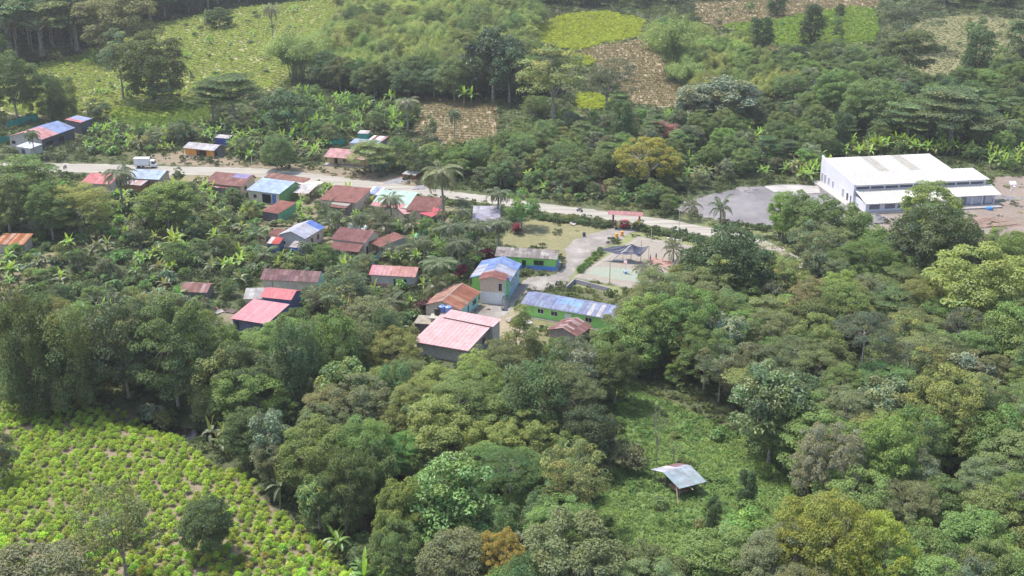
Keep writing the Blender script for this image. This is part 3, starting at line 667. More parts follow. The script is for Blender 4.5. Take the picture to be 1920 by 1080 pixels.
# ================================================================== buildings
class Sheets:
    def __init__(s): s.v = []; s.f = []; s.c = []; s.uv = []
    def slope(s, A, B, C, D, pal, patches=(), sw=.95, sh=3.0, thick=.035, seed=0, lift=.012, cv=.10, bow=0.0):
        """A,B eave corners; C,D upper corners (C above B, D above A); every metal sheet is its own small slab"""
        r = random.Random(seed); A, B, C, D = map(Vector, (A, B, C, D)); wd = max((B - A).length, (C - D).length); ht = ((D - A).length + (C - B).length) / 2
        nu = max(1, round(wd / sw)); nv = max(1, round(ht / sh)); n = (B - A).cross(D - A).normalized()
        if n.z < 0: n = -n
        def P(u, v): return A.lerp(B, u).lerp(D.lerp(C, u), v) + n * (-bow * 4 * v * (1 - v))
        e = .002
        for i in range(nu):
            for j in range(nv):
                u0, u1, v0, v1 = i / nu, (i + 1) / nu, j / nv, (j + 1) / nv; um, vm = (u0 + u1) / 2, (v0 + v1) / 2
                x = r.random(); acc = 0; col = pal[-1][0]; tot = sum(p[1] for p in pal)
                for c, wgt in pal:
                    acc += wgt / tot
                    if x <= acc: col = c; break
                for pt in patches:
                    if pt[0] <= um <= pt[1] and pt[2] <= vm <= pt[3]: col = pt[4]
                lu = .3 * col[0] + .55 * col[1] + .15 * col[2]; col = tuple(.86 * q + .14 * lu for q in col); k = 1 + r.uniform(-cv, cv); col = tuple(min(1, .64 * q * k * (1 + r.uniform(-cv, cv) * .25)) for q in col)
                dz = n * (r.uniform(0, lift) + .004 * (j % 2)); g = 2 if bow else 1
                for q in range(g):
                    a0 = v0 + (v1 - v0) * q / g; a1 = v0 + (v1 - v0) * (q + 1) / g
                    b = len(s.v); cs = [P(u0 + e, a0), P(u1 - e, a0), P(u1 - e, a1), P(u0 + e, a1)]
                    s.v += [c + dz for c in cs] + [c + dz - n * thick for c in cs]; s.c += [col] * 8
                    s.uv += [(u0 * wd, a0 * ht), (u1 * wd, a0 * ht), (u1 * wd, a1 * ht), (u0 * wd, a1 * ht)] * 2
                    s.f += [(b, b + 1, b + 2, b + 3), (b + 7, b + 6, b + 5, b + 4)] + [(b + k_, b + 4 + k_, b + 4 + (k_ + 1) % 4, b + (k_ + 1) % 4) for k_ in range(4)]
    def build(s, name, parent, mat=None):
        me = bpy.data.meshes.new(name); me.from_pydata([tuple(v) for v in s.v], [], s.f); me.materials.append(mat or ROOF)
        a = me.color_attributes.new('Col', 'FLOAT_COLOR', 'POINT'); c = np.ones((len(s.v), 4), np.float32); c[:, :3] = np.array(s.c); a.data.foreach_set('color', c.ravel())
        uv = me.uv_layers.new(name='UV'); li = np.zeros(len(me.loops), np.int32); me.loops.foreach_get('vertex_index', li); uv.data.foreach_set('uv', np.array(s.uv, np.float32)[li].ravel())
        bm = bmesh.new(); bm.from_mesh(me); bmesh.ops.recalc_face_normals(bm, faces=bm.faces); bm.to_mesh(me); bm.free()
        return link(name, me, parent)
PINK = (.68, .36, .39); RED = (.62, .17, .19); BRED = (.68, .12, .16); MAR = (.24, .095, .085); RUST = (.30, .125, .09); ORU = (.50, .17, .07); BLUE = (.24, .33, .66); PBL = (.42, .53, .72); LBL = (.40, .56, .80)
GRY = (.45, .44, .46); LGR = (.60, .60, .64); WHT = (.80, .80, .80); MINT = (.42, .68, .58); CRM = (.80, .78, .66); PURP = (.26, .15, .17); SBL = (.52, .55, .70)
HOUSES = []
def frame_px(FL, FR, eh):
    a = flat(FL[0], FL[1], eh); b = flat(FR[0], FR[1], eh); d = b - a; return a, math.atan2(d[1], d[0]), float(np.linalg.norm(d))
def opening(parent, face, w, d, ov, pb, u, z0, ow, oh, kind, framec=None, panec=None):
    """window or door set in a wall; u metres along the face from its left end"""
    x0 = ov; y0 = ov + pb
    fm = framec or WHITE; pm = panec or DARK
    o = MB(); p = MB()
    def bx(m, a, b, c0, c1, dep0, dep1):
        if face == 'F': m.box(x0 + a, x0 + b, y0 - dep1, y0 - dep0, c0, c1, mt)
        elif face == 'R': m.box(w - ov + dep0, w - ov + dep1, y0 + a, y0 + b, c0, c1, mt)
        else: m.box(ov - dep1, ov - dep0, d - ov - b, d - ov - a, c0, c1, mt)
    t = .08; mt = fm
    for a, b, c0, c1 in ((u, u + t, z0, z0 + oh), (u + ow - t, u + ow, z0, z0 + oh), (u + t, u + ow - t, z0 + oh - t, z0 + oh), (u + t, u + ow - t, z0, z0 + t)): bx(o, a, b, c0, c1, -.02, .05)
    if kind == 'window' and ow > 1.1: bx(o, u + ow / 2 - .03, u + ow / 2 + .03, z0 + t, z0 + oh - t, -.02, .045)
    mt = pm; bx(p, u + t, u + ow - t, z0 + t, z0 + oh - t, -.02, .02)
    q = o.build({'window': 'window', 'door': 'door', 'opening': 'window'}[kind], parent); p.build('door_leaf' if kind == 'door' else 'pane', q); return q
def house(name, label, FL, FR, eh, depth, typ, rise, pal, wall, ov=.45, wallR=None, wallL=None, pb=0, patches=(), patches2=(), wains=None, opens=(), posts=0, plinth=None, group=None, seed=1, sw=.95, sh=3.0, rp=.5, cat='house', cv=.1, cap=None, bow=0, roofm=None, nowall=False, fascia=None, lift=.012):
    a, rz, w = frame_px(FL, FR, eh); o = empty(name, (a[0], a[1], 0), rz, label, cat, group); d = depth; HOUSES.append((a, rz, w, d))
    S = Sheets(); kw = dict(sw=sw, sh=sh, seed=seed, cv=cv, bow=bow, lift=lift)
    if typ == 'W':
        yr = d * rp; S.slope((0, 0, eh), (w, 0, eh), (w, yr, eh + rise), (0, yr, eh + rise), pal, patches, **kw); S.slope((w, d, eh), (0, d, eh), (0, yr, eh + rise), (w, yr, eh + rise), pal, patches2, **kw)
        def top(y): return eh + (rise * y / yr if y < yr else rise * (d - y) / (d - yr))
        y0, y1 = ov + pb, d - ov; prof = [(y0, 0), (y1, 0), (y1, top(y1) - .06), (yr, eh + rise - .06), (y0, top(y0) - .06)]; ax = 'x'
    elif typ == 'D':
        xr = w * rp; S.slope((0, d, eh), (0, 0, eh), (xr, 0, eh + rise), (xr, d, eh + rise), pal, patches, **kw); S.slope((w, 0, eh), (w, d, eh), (xr, d, eh + rise), (xr, 0, eh + rise), pal, patches2, **kw)
        def top(x): return eh + (rise * x / xr if x < xr else rise * (w - x) / (w - xr))
        x0, x1 = ov, w - ov; prof = [(x0, 0), (x1, 0), (x1, top(x1) - .06), (xr, eh + rise - .06), (x0, top(x0) - .06)]; ax = 'y'
    else:  # single pitch
        S.slope((0, 0, eh), (w, 0, eh), (w, d, eh + rise), (0, d, eh + rise), pal, patches, **kw)
        def top(y): return eh + rise * y / d
        y0, y1 = ov + pb, d - ov; prof = [(y0, 0), (y1, 0), (y1, top(y1) - .06), (y0, top(y0) - .06)]; ax = 'x'
    rf = S.build('roof', o, roofm)
    if cap:
        c = MB(); 
        if typ == 'W': c.bar((0, d * rp, eh + rise + .03), (w, d * rp, eh + rise + .03), .09, cap)
        else: c.bar((w * rp, 0, eh + rise + .03), (w * rp, d, eh + rise + .03), .09, cap)
        c.build('ridge_cap', rf)
    if fascia:
        c = MB(); c.box(0, w, -.03, -.001, eh - .22, eh - .02, fascia); c.build('fascia', rf)
    if not nowall:
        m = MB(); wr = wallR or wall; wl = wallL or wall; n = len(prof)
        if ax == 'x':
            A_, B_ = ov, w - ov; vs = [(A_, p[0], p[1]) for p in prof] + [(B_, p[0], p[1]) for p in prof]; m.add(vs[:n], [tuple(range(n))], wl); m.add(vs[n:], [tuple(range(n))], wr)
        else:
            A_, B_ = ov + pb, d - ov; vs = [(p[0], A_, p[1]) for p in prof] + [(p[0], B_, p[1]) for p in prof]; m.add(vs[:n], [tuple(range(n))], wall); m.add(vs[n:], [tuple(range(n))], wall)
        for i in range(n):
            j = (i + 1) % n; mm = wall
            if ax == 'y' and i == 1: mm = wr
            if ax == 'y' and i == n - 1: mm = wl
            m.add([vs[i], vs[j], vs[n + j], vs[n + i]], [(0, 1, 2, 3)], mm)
        wo = m.build('wall', o)
        if wains:
            q = MB(); h_ = wains[1]; q.box(ov - .02, w - ov + .02, ov + pb - .02, d - ov + .02, -.1, h_, wains[0]); q.build('painted_base', wo)
    if plinth:
        q = MB(); q.box(-.1, w + .1, -.3, d + .1, -.2, plinth, CONC); q.build('plinth', o)
    for f, u, z0, ow, oh, kd, *rest in opens: opening(o, f, w, d, ov, pb, u, z0, ow, oh, kd, *(rest or ()))
    for i in range(posts):
        q = MB(); x = .15 + (w - .3) * i / max(1, posts - 1); q.box(x - .07, x + .07, .12, .26, 0, eh - .03, WOODB if wall is not WHITE else WHITE); q.build('post', o)
    return o, w, d
g = 'houses of the village'
TANW = cm((.60, .50, .40), .85, .15); BEI = cm((.68, .58, .46), .85); BLW = cm((.07, .17, .50), .6); TEAL = cm((.34, .64, .64), .6, .12); GRN = cm((.30, .66, .16), .65, .14, .5); GRD = cm((.12, .30, .10), .6); BLB = cm((.09, .28, .74), .55, .1); PBW = cm((.50, .60, .70), .6)
GREYW = cm((.48, .45, .43), .9); BRICK = cm((.60, .46, .36), .9, .2, 4); DKW = cm((.10, .10, .12), .8); LAV = cm((.60, .62, .70), .6); YEL = cm((.62, .50, .28), .8)
# --- the school buildings round the yard
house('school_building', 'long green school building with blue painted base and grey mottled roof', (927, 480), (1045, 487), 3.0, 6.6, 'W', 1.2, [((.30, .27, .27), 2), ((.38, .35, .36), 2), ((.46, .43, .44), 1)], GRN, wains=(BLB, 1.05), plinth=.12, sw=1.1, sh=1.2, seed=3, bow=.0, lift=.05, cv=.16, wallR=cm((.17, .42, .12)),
      opens=[('F', 1.2, 1.2, 1.6, 1.1, 'opening', GRD), ('F', 6.0, .15, 1.0, 2.1, 'door', GRD), ('F', 8.8, 1.15, 2.4, 1.25, 'window', GRD)])
house('blue_roofed_house', 'two-tone walled house with patchy blue roof behind the outside stair', (880, 521), (957, 527), 4.6, 11.5, 'D', 1.5, [(SBL, 2), (BLUE, 1), ((.40, .42, .55), 2)], GRN, wallR=cm((.30, .50, .66)), seed=5, sh=2.2, cv=.14, rp=.55, patches=[(0, .62, .3, 1, (.20, .33, .75)), (.0, .3, 0, 1, (.22, .34, .72))], patches2=[(.55, 1, .1, 1, (.24, .37, .75))],
      opens=[('R', 1.5, 2.3, 1.0, 1.2, 'window', WHITE), ('R', 4.2, 1.6, .9, 2.0, 'door', WHITE), ('R', 7.0, 2.3, 1.2, 1.2, 'window', WHITE)])
o, w_, d_ = house('annex', 'small upper room with rust red roof standing in front of the patchy blue roof', (897, 524), (948, 527), 5.6, 4.2, 'D', .8, [(MAR, 2), ((.34, .14, .13), 1)], BRICK, wallR=TEAL, seed=6, ov=.3, opens=[('F', 4.0, 3.0, .9, 1.9, 'opening', LAV)], cat='building')
q = MB(); q.box(.25, w_ - .25, .2, .285, 0, 2.75, WHITE); q.build('white_base_wall', o)
st_o = empty('staircase', (*W(945, 580)[:2], 0), rad(-10), 'steep dark outside stair leaning on the white base wall', 'stairs'); q = MB()
for i in range(11): q.box(-.6, .6, i * .27, i * .27 + .24, i * .215, i * .215 + .05, DKW)
q.build('tread', st_o)
for s_ in (-.64, .64):
    q = MB(); q.bar((s_, 0, 0), (s_, 2.95, 2.35), .06, DKW); q.build('stringer', st_o)
q = MB(); q.bar((.66, 0, .9), (.66, 2.95, 3.2), .025, DKW); q.bar((.66, 0, 0), (.66, 0, .9), .025, DKW); q.bar((.66, 2.9, 2.3), (.66, 2.9, 3.2), .025, DKW); q.build('handrail', st_o)
house('rust_roofed_house', 'teal walled house under a striped orange and pink rusty gable roof', (793, 572), (863, 582), 3.0, 11.5, 'D', 1.5, [((.42, .16, .10), 3), ((.55, .30, .22), 1)], BEI, wallR=TEAL, seed=8, sw=.62, sh=11, cv=.22, patches=[(0, 1, 0, 1, (.50, .27, .22))], cap=cm((.55, .5, .42)), plinth=.15,
      opens=[('R', .6, .2, .9, 2.0, 'door', WHITE, DARK), ('R', 4.4, .2, .9, 2.0, 'door', WHITE, DARK), ('R', 7.4, 1.0, 2.0, 1.1, 'window', GRD, DARK)])
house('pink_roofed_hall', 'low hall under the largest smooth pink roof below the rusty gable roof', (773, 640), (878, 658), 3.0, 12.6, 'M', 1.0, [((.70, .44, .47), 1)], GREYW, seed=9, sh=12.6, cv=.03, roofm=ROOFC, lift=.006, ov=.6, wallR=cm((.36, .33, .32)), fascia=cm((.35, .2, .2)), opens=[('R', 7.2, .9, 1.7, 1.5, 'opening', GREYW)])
house('pink_strip_roof', 'narrow pink roof rising behind the upper edge of the large pink hall roof', (829, 594), (925, 613), 4.15, 3.6, 'M', .35, [((.71, .45, .48), 1)], GREYW, seed=10, sh=4, cv=.03, roofm=ROOFC, ov=.3, cat='building')
house('green_hall', 'long bright green hall under a sunlit patchy blue metal roof', (976, 568), (1150, 599), 2.9, 7.6, 'W', 1.25, [((.27, .31, .56), 3), ((.32, .37, .60), 2), ((.32, .42, .68), 2)], GRN, seed=12, sw=1.0, sh=1.9, cv=.12, patches=[(.33, .62, .5, 1, (.25, .42, .82)), (.2, .45, .3, .7, (.28, .40, .78)), (.62, .64, 0, 1, (.6, .6, .72)), (.72, .74, 0, 1, (.62, .62, .74)), (.82, .84, 0, 1, (.6, .62, .74)), (.0, 1, 0, .12, (.5, .5, .66))], plinth=.1, fascia=cm((.6, .58, .62)),
      opens=[('F', 3.3, 1.1, 1.5, 1.1, 'window', WHITE), ('F', 6.4, 1.1, 1.6, 1.1, 'window', WHITE), ('F', 9.6, .15, 1.5, 2.0, 'door', WHITE, WHITE), ('F', 14.2, 1.1, 1.6, 1.1, 'window', WHITE)])
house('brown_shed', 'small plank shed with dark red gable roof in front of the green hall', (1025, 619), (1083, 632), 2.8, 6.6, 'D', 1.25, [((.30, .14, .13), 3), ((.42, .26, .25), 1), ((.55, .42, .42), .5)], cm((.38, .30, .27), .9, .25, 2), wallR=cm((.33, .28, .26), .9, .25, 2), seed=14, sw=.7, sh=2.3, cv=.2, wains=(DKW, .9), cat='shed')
# --- left and centre of the village
house('orange_house', 'orange plank house with open porch and pale grey roof beside the road', (342, 277), (401, 283), 2.5, 7.2, 'W', 1.0, [(LGR, 3), ((.52, .54, .62), 2)], WOODO, wallR=WOODG, seed=20, pb=0, plinth=.25, ov=.55, opens=[('F', 4.1, .25, 3.6, 1.9, 'opening', WOODB), ('R', .6, .3, 1.4, 1.7, 'opening', WOODG)], posts=3)
house('pink_verandah_house', 'yellow walled house with railed verandah and pink and blue roof above the road', (606, 294), (684, 300), 2.7, 9.0, 'W', 1.4, [(PINK, 3), ((.62, .34, .36), 1)], YEL, seed=22, pb=1.6, ov=.4, posts=5, plinth=.3, rp=.62, patches=[(0, 1, .8, 1, (.58, .22, .22))], patches2=[(0, 1, 0, 1, PBL)], opens=[('F', 2.4, .3, 1.0, 2.0, 'door', WOODB), ('F', 5, 1.0, 1.2, 1.0, 'window', WHITE)])
house('blue_lean_shed', 'bluish flat roofed shed joined to the back of the pink verandah house', (655, 268), (706, 272), 3.0, 4.5, 'M', .4, [(PBL, 2), ((.35, .48, .78), 1)], TANW, seed=23, ov=.2, cat='shed')
house('scrap_roof_hut', 'tiny hut with red and white striped roof behind the pink verandah house', (690, 262), (716, 265), 2.2, 4.0, 'M', .6, [(MAR, 1), (WHT, 1), (PINK, .6)], WOODG, seed=24, ov=.2, cat='hut', sh=4)
house('teal_hut', 'tiny teal walled hut with whitish roof behind the pink verandah house', (670, 250), (690, 251), 2.6, 3.0, 'M', .4, [(LGR, 1), ((.6, .5, .5), 1)], cm((.08, .42, .36)), seed=25, ov=.2, cat='hut')
house('red_box_shed', 'small dark red box shed with a white top near the road edge', (753, 326), (779, 329), 1.3, 3.4, 'M', .15, [(WHT, 1), (LGR, 1)], cm((.32, .08, .07)), seed=26, ov=.1, cat='shed')
house('brown_roofed_house', 'house with wide brown roof and one blue sheet beside the roadside', (379, 343), (452, 350), 2.8, 9.0, 'W', 1.3, [((.29, .13, .12), 3), ((.34, .17, .15), 2)], WOODT, seed=28, rp=.85, patches=[(.55, .95, .72, .98, (.32, .30, .60))], wallR=TANW, opens=[('R', 2, .9, 1.4, 1.2, 'opening', WOODG)])
house('red_lean_to', 'low lean-to of striped red sheets in front of the wide brown roof', (392, 351), (438, 353), 2.1, 3.4, 'M', .6, [(PINK, 2), (RED, 2), ((.75, .6, .6), .8)], WOODG, seed=29, sw=.7, sh=4, ov=.15, cat='lean-to')
house('sky_blue_house', 'house with large smooth sky blue roof and blue and green walls', (461, 356), (524, 364), 3.4, 10.5, 'W', 1.3, [((.42, .57, .82), 3), ((.38, .52, .80), 1)], BEI, wallR=cm((.16, .34, .13)), seed=31, rp=.8, sh=10, cv=.05, opens=[('F', 1.6, 1.3, 1.0, 1.0, 'window', WOODG), ('F', 4.4, .2, 2.8, 2.6, 'opening', BLW, DARK), ('F', 7.6, .2, 1.2, 2.7, 'door', BLW, BLW)])
house('grey_awning_shed', 'open shed with pale grey awning roof right of the sky blue roof', (548, 361), (578, 363), 2.4, 7.5, 'M', .5, [(LGR, 1), ((.66, .64, .66), 1)], GREYW, seed=32, ov=.3, nowall=True, posts=3, cat='shed')
house('long_brown_roof', 'long low brown roofed shed behind the sky blue roof along the road', (495, 332), (570, 343), 2.4, 3.4, 'M', .5, [((.34, .16, .13), 2), ((.40, .24, .20), 1)], TANW, seed=33, ov=.2, cat='shed')
house('cream_roof_shed', 'pale cream roofed shed next to the road behind the grey awning', (533, 340), (592, 350), 2.3, 4.2, 'M', .3, [(CRM, 2), ((.7, .69, .62), 1)], TANW, seed=34, ov=.2, cat='shed', cv=.04)
house('rust_hut', 'low house with plain rust brown roof and green board on its right side', (490, 396), (521, 401), 2.6, 8.6, 'M', .7, [((.33, .125, .10), 3), ((.28, .11, .09), 1)], DKW, wallR=cm((.14, .36, .22)), seed=36, ov=.2)
house('grey_blue_house', 'house with pale grey-blue gable roof and a bright blue end wall', (519, 441), (572, 448), 3.2, 10.0, 'D', 1.5, [((.52, .56, .72), 3), ((.58, .60, .70), 1)], GREYW, wallR=cm((.50, .44, .42)), seed=38, sh=10, cv=.05, rp=.5, patches2=[(.75, 1, 0, 1, (.14, .27, .78))], opens=[('R', 3, .9, 1.0, 1.3, 'window', WOODG), ('R', 6, .9, 1.0, 1.3, 'window', WOODG), ('F', .6, .8, 1.1, 1.1, 'opening')])
house('blue_walled_porch', 'bright blue walled lean-to with grey roof under the grey-blue gable', (541, 463), (560, 465), 2.4, 3.4, 'M', .5, [((.5, .45, .47), 1), ((.62, .58, .58), 1)], cm((.06, .16, .52)), wallR=cm((.05, .17, .62)), seed=39, ov=.12, cat='lean-to', opens=[('F', .6, .1, 1, 1.7, 'opening')])
house('red_topped_kiosk', 'small lean-to with one bright red and one white roof sheet by the grey-blue house', (500, 456), (523, 458), 2.4, 3.0, 'M', .7, [((.62, .10, .09), 1)], cm((.07, .14, .22)), seed=40, ov=.12, patches=[(0, .26, 0, 1, (.68, .62, .6))], cat='lean-to', sh=4)
house('low_brown_shed', 'low brown roofed shed beside the red and white lean-to', (497, 443), (523, 446), 1.5, 5.5, 'M', .4, [(RUST, 1), (MAR, 1)], WOODG, seed=41, ov=.15, cat='shed')
house('maroon_house', 'large maroon roofed house with white ridge line and washing on its porch', (619, 448), (685, 456), 3.6, 8.5, 'W', 1.5, [((.25, .105, .105), 4), ((.29, .13, .13), 1)], TANW, wallR=BEI, seed=43, sh=9, cv=.07, rp=.62, opens=[('F', 1.2, 1.6, 5.5, .8, 'opening', GREYW, DARK), ('R', .8, .2, 1.0, 2.0, 'door', WOODB)])
house('maroon_porch_roof', 'maroon porch roof sloping out below the large maroon house roof', (614, 467), (672, 473), 2.5, 3.2, 'M', .9, [((.27, .11, .105), 1)], WOODG, seed=44, sh=4, cv=.05, pb=1.6, ov=.15, posts=5, cat='porch')
house('maroon_side_house', 'smaller maroon roofed house joined to the right of the white-ridged one', (690, 454), (712, 463), 2.9, 8.0, 'M', .8, [((.30, .12, .105), 3), ((.34, .15, .13), 1)], WOODG, wallR=GREYW, seed=45, sh=8, cv=.06, pb=1.0, ov=.2, posts=3)
house('rust_red_house', 'wide plain rust red roofed house beside the road with a black tank', (597, 374), (668, 381), 3.0, 10.5, 'M', 1.2, [((.33, .14, .12), 4), ((.30, .12, .10), 1)], TANW, wallR=cm((.50, .45, .43)), seed=47, sh=5, cv=.07, ov=.4)
house('rust_red_porch', 'sagging rust red porch roof at the foot of the wide rust red roof', (610, 386), (646, 391), 2.4, 4.2, 'M', .5, [((.33, .14, .12), 1)], WOODG, seed=48, ov=.15, bow=.25, cat='porch', posts=3, pb=1.5)
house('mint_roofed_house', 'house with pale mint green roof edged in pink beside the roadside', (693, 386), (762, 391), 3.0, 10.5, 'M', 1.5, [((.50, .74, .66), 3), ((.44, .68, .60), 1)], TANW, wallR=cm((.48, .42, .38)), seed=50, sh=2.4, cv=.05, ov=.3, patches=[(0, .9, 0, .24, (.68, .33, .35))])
house('striped_strip_roof', 'narrow blue and white striped roof between the rust and mint roofs', (684, 364), (708, 366), 2.6, 6.5, 'M', .4, [((.75, .78, .84), 1), ((.35, .45, .70), 1)], GREYW, seed=51, sh=6, ov=.15, cat='shed')
house('maroon_roadside_house', 'maroon roofed house behind the tall coconut palm right of the mint roof', (760, 394), (818, 398), 3.0, 9.0, 'M', 1.2, [((.27, .11, .10), 3), ((.32, .15, .13), 1)], TANW, seed=53, ov=.3)
house('scarlet_lean_to', 'bright scarlet lean-to roof at the foot of the tall coconut palm', (786, 400), (810, 407), 2.6, 4.5, 'M', .8, [((.70, .13, .18), 1)], WOODG, seed=54, ov=.2, cat='lean-to', sh=6, cv=.04)
house('pink_sheet_lean_to', 'faded pink lean-to roof left of the bright scarlet one', (757, 402), (783, 398), 2.4, 4.5, 'M', .6, [(PINK, 1), (BRED, 1), ((.75, .5, .52), .5)], WOODG, seed=55, ov=.2, cat='lean-to', sh=6)
house('lavender_roofed_house', 'house with pale lavender blue roof behind the slim coconut palm', (885, 415), (938, 415), 3.0, 10.5, 'M', .9, [((.42, .43, .56), 3), ((.52, .52, .62), 1), ((.34, .36, .55), 1)], GREYW, wallR=cm((.30, .36, .55)), seed=57, sh=2.6, ov=.3, cv=.12)
house('pink_striped_house', 'white walled house with pink striped roof among the gardens', (691, 515), (779, 520), 2.9, 6.6, 'W', 1.2, [((.70, .27, .32), 2), ((.74, .40, .44), 2)], cm((.55, .50, .49)), seed=59, sh=7, patches=[(.5, 1, 0, 1, (.62, .30, .28))], patches2=[(0, 1, 0, 1, BRED)], opens=[('F', 5.2, .2, 3.0, 1.9, 'opening', BLW)], wains=(cm((.5, .25, .25)), .8))
house('purple_brown_house', 'plank walled house with long purplish brown roof above the red roofs', (487, 524), (596, 530), 2.9, 6.4, 'W', 1.5, [((.25, .13, .14), 3), ((.30, .17, .18), 2), ((.22, .12, .14), 2)], BEI, wallR=TEAL, seed=61, sh=2, cv=.16, opens=[('F', 2.2, .1, .12, 2.3, 'opening', WOODG)])
house('red_gable_house', 'house with two-sided bright coral red roof and blue walls', (487, 557), (546, 563), 3.4, 6.0, 'W', 1.1, [((.68, .20, .23), 3), ((.66, .23, .25), 1)], cm((.10, .13, .30)), seed=63, sh=7, cv=.04, roofm=ROOFC, ov=.35)
house('grey_side_roof', 'pale grey roofed shed left of the coral red roof', (456, 561), (492, 560), 2.5, 5.2, 'M', .6, [(GRY, 2), ((.52, .53, .52), 2)], TANW, seed=64, sh=6, cv=.05, cat='shed', ov=.25)
house('coral_roofed_house', 'house with the largest coral pink roof over dark blue walls', (431, 597), (500, 608), 2.7, 9.2, 'M', 1.0, [((.68, .29, .34), 3), ((.66, .32, .36), 1)], cm((.17, .18, .30)), seed=65, sh=12, cv=.04, roofm=ROOFC, ov=.4, wallR=cm((.10, .14, .36)), opens=[('F', .5, .3, 1.0, 1.8, 'door', BLW)])
house('weathered_hut', 'low hut with weathered reddish brown roof half hidden by shrubs', (336, 547), (388, 549), 2.2, 6.0, 'W', .9, [((.32, .16, .15), 3), ((.50, .34, .34), 1)], WOODG, seed=67, cat='hut', cv=.15)
house('rust_striped_house', 'house with orange rust striped roof at the left edge of the picture', (-14, 458), (43, 459), 2.6, 6.5, 'M', .7, [(ORU, 3), ((.62, .32, .18), 2), ((.5, .4, .36), 1)], TANW, seed=69, sw=.55, sh=4.5, cv=.2, patches=[(0, 1, .8, 1, (.5, .52, .58))])
house('grey_hut', 'small hut with plain grey roof under the big garden trees', (54, 421), (76, 423), 2.0, 4.0, 'M', .3, [((.36, .34, .36), 1)], WOODG, seed=70, cat='hut', ov=.2)
house('red_roadside_roof', 'house with bright pinkish red roof at the roadside left of the slender palm', (150, 343), (206, 346), 3.0, 8.0, 'W', 1.2, [((.68, .22, .24), 3), ((.70, .32, .34), 1)], TANW, seed=71, cv=.05, sh=8, rp=.8)
house('blue_roadside_roof', 'house with pale blue roof right of the slender palm by the road', (237, 334), (298, 337), 3.0, 8.0, 'W', 1.2, [((.46, .60, .78), 3), ((.42, .56, .76), 1)], cm((.36, .22, .17)), wallR=TANW, seed=72, cv=.05, sh=8, rp=.7)
house('white_sheet_lean_to', 'low lean-to of faded pink and white sheets below the pale blue roadside roof', (232, 345), (264, 348), 2.2, 4.2, 'M', .5, [((.60, .62, .70), 1), ((.60, .38, .34), 1)], WOODB, seed=73, ov=.2, cat='lean-to', sh=5)
# roof of the far-left house: red front half, blue back half
house('red_and_blue_house', 'large house with red and blue gable roof at the upper left', (14, 256), (78, 262), 3.4, 17.0, 'D', 1.9, [(PINK, 2), ((.64, .28, .28), 1)], GREYW, wallR=DKW, seed=75, sh=3, cv=.07, patches=[(0, .45, 0, 1, (.22, .34, .72))], patches2=[(.52, 1, 0, 1, (.30, .42, .76))], ov=.4, opens=[('F', .6, 1.0, 1.6, 1.2, 'opening', GREYW), ('R', 1.5, .6, 4.0, 1.6, 'opening', WOODG), ('R', 8, .4, 3.0, 1.9, 'opening', WOODG)])
house('small_red_blue_roof', 'small shed with narrow red and blue roof behind the large gable roof', (121, 224), (151, 230), 4.0, 5.0, 'M', .5, [((.36, .44, .78), 2)], DKW, seed=76, patches=[(0, 1, 0, .45, (.66, .24, .26))], sh=1.5, cat='shed', ov=.2)
house('white_tin_shed', 'grey block shed with white and blue tin roof at the upper left', (29, 274), (56, 279), 2.3, 5.0, 'M', .4, [((.62, .70, .84), 2), (WHT, 1)], GREYW, seed=77, ov=.2, cat='shed', opens=[('F', 2.1, .1, 1.8, 1.7, 'opening', GREYW, cm((.05, .07, .16)))])
house('blue_tank_hut', 'small deep blue hut with pale roof behind the orange house', (402, 258), (428, 260), 2.6, 3.0, 'M', .4, [(LGR, 1)], cm((.04, .07, .30)), seed=78, ov=.15, cat='hut')
# --- clearing shelter
def shelter():
    a = np.array(flat(1273, 921, 1.9)); b = np.array(flat(1325, 907, 1.9)); a = np.array([*W(1273, 950)[:2]])
    p0 = flat(1273, 921, 2.2); p1 = flat(1325, 907.5, 2.2); rz = math.atan2(*(p1 - p0)[::-1]); L = float(np.linalg.norm(p1 - p0)); zb = float(zt(p0[0], p0[1]))
    o = empty('open_shelter', (p0[0], p0[1], zb), rz, 'open pole shelter with pale blue tin roof in the grass clearing', 'shelter')
    S = Sheets(); dd = 4.7; hr = 2.75
    S.slope((0, 0, 2.2), (L, 0, 2.2), (L, dd, hr), (0, dd, hr), [((.38, .49, .58), 3), ((.34, .45, .55), 2), ((.34, .47, .52), 1)], sh=2.7, cv=.05, seed=2, sw=1.05)
    S.slope((L, dd + 3.6, hr - 1.35), (0, dd + 3.6, hr - 1.35), (0, dd + .02, hr - .02), (L, dd + .02, hr - .02), [((.52, .55, .74), 1), ((.60, .60, .74), 1)], [(.0, .36, .0, .6, (.34, .20, .22)), (.5, .62, 0, .6, (.75, .68, .78))], sh=1.2, seed=4)
    S.build('roof', o)
    for x, y, h in ((.5, .5, 2.2), (L - .5, .5, 2.2), (.5, dd, hr - .05), (L - .4, dd, hr - .05), (.6, dd + 3.2, hr - 1.25), (L - .4, dd + 3.2, hr - 1.25)):
        q = MB(); q.bar((x, y, -.3), (x, y, h), .09, WOODT); q.build('post', o)
    for p, q_ in (((-.6, -.9, .1), (.4, 1.5, 2.3)), ((L * .45, -.5, 1.7), (L * .45 - .4, 2.2, 2.4))):
        q = MB(); q.bar(p, q_, .09, WOODT); q.build('pole', o)
    q = MB(); q.box(.8, L - 1.2, 1.2, 4.2, .5, .62, WOODT); q.box(.9, L - 1.6, 1.5, 3.6, .62, 1.1, cm((.34, .12, .10), .9)); q.build('platform', o)
    for z in (.5, .95):
        q = MB(); q.bar((.5, dd, z), (.6, dd + 3.2, z), .05, WOODT); q.build('rail', o)
shelter()

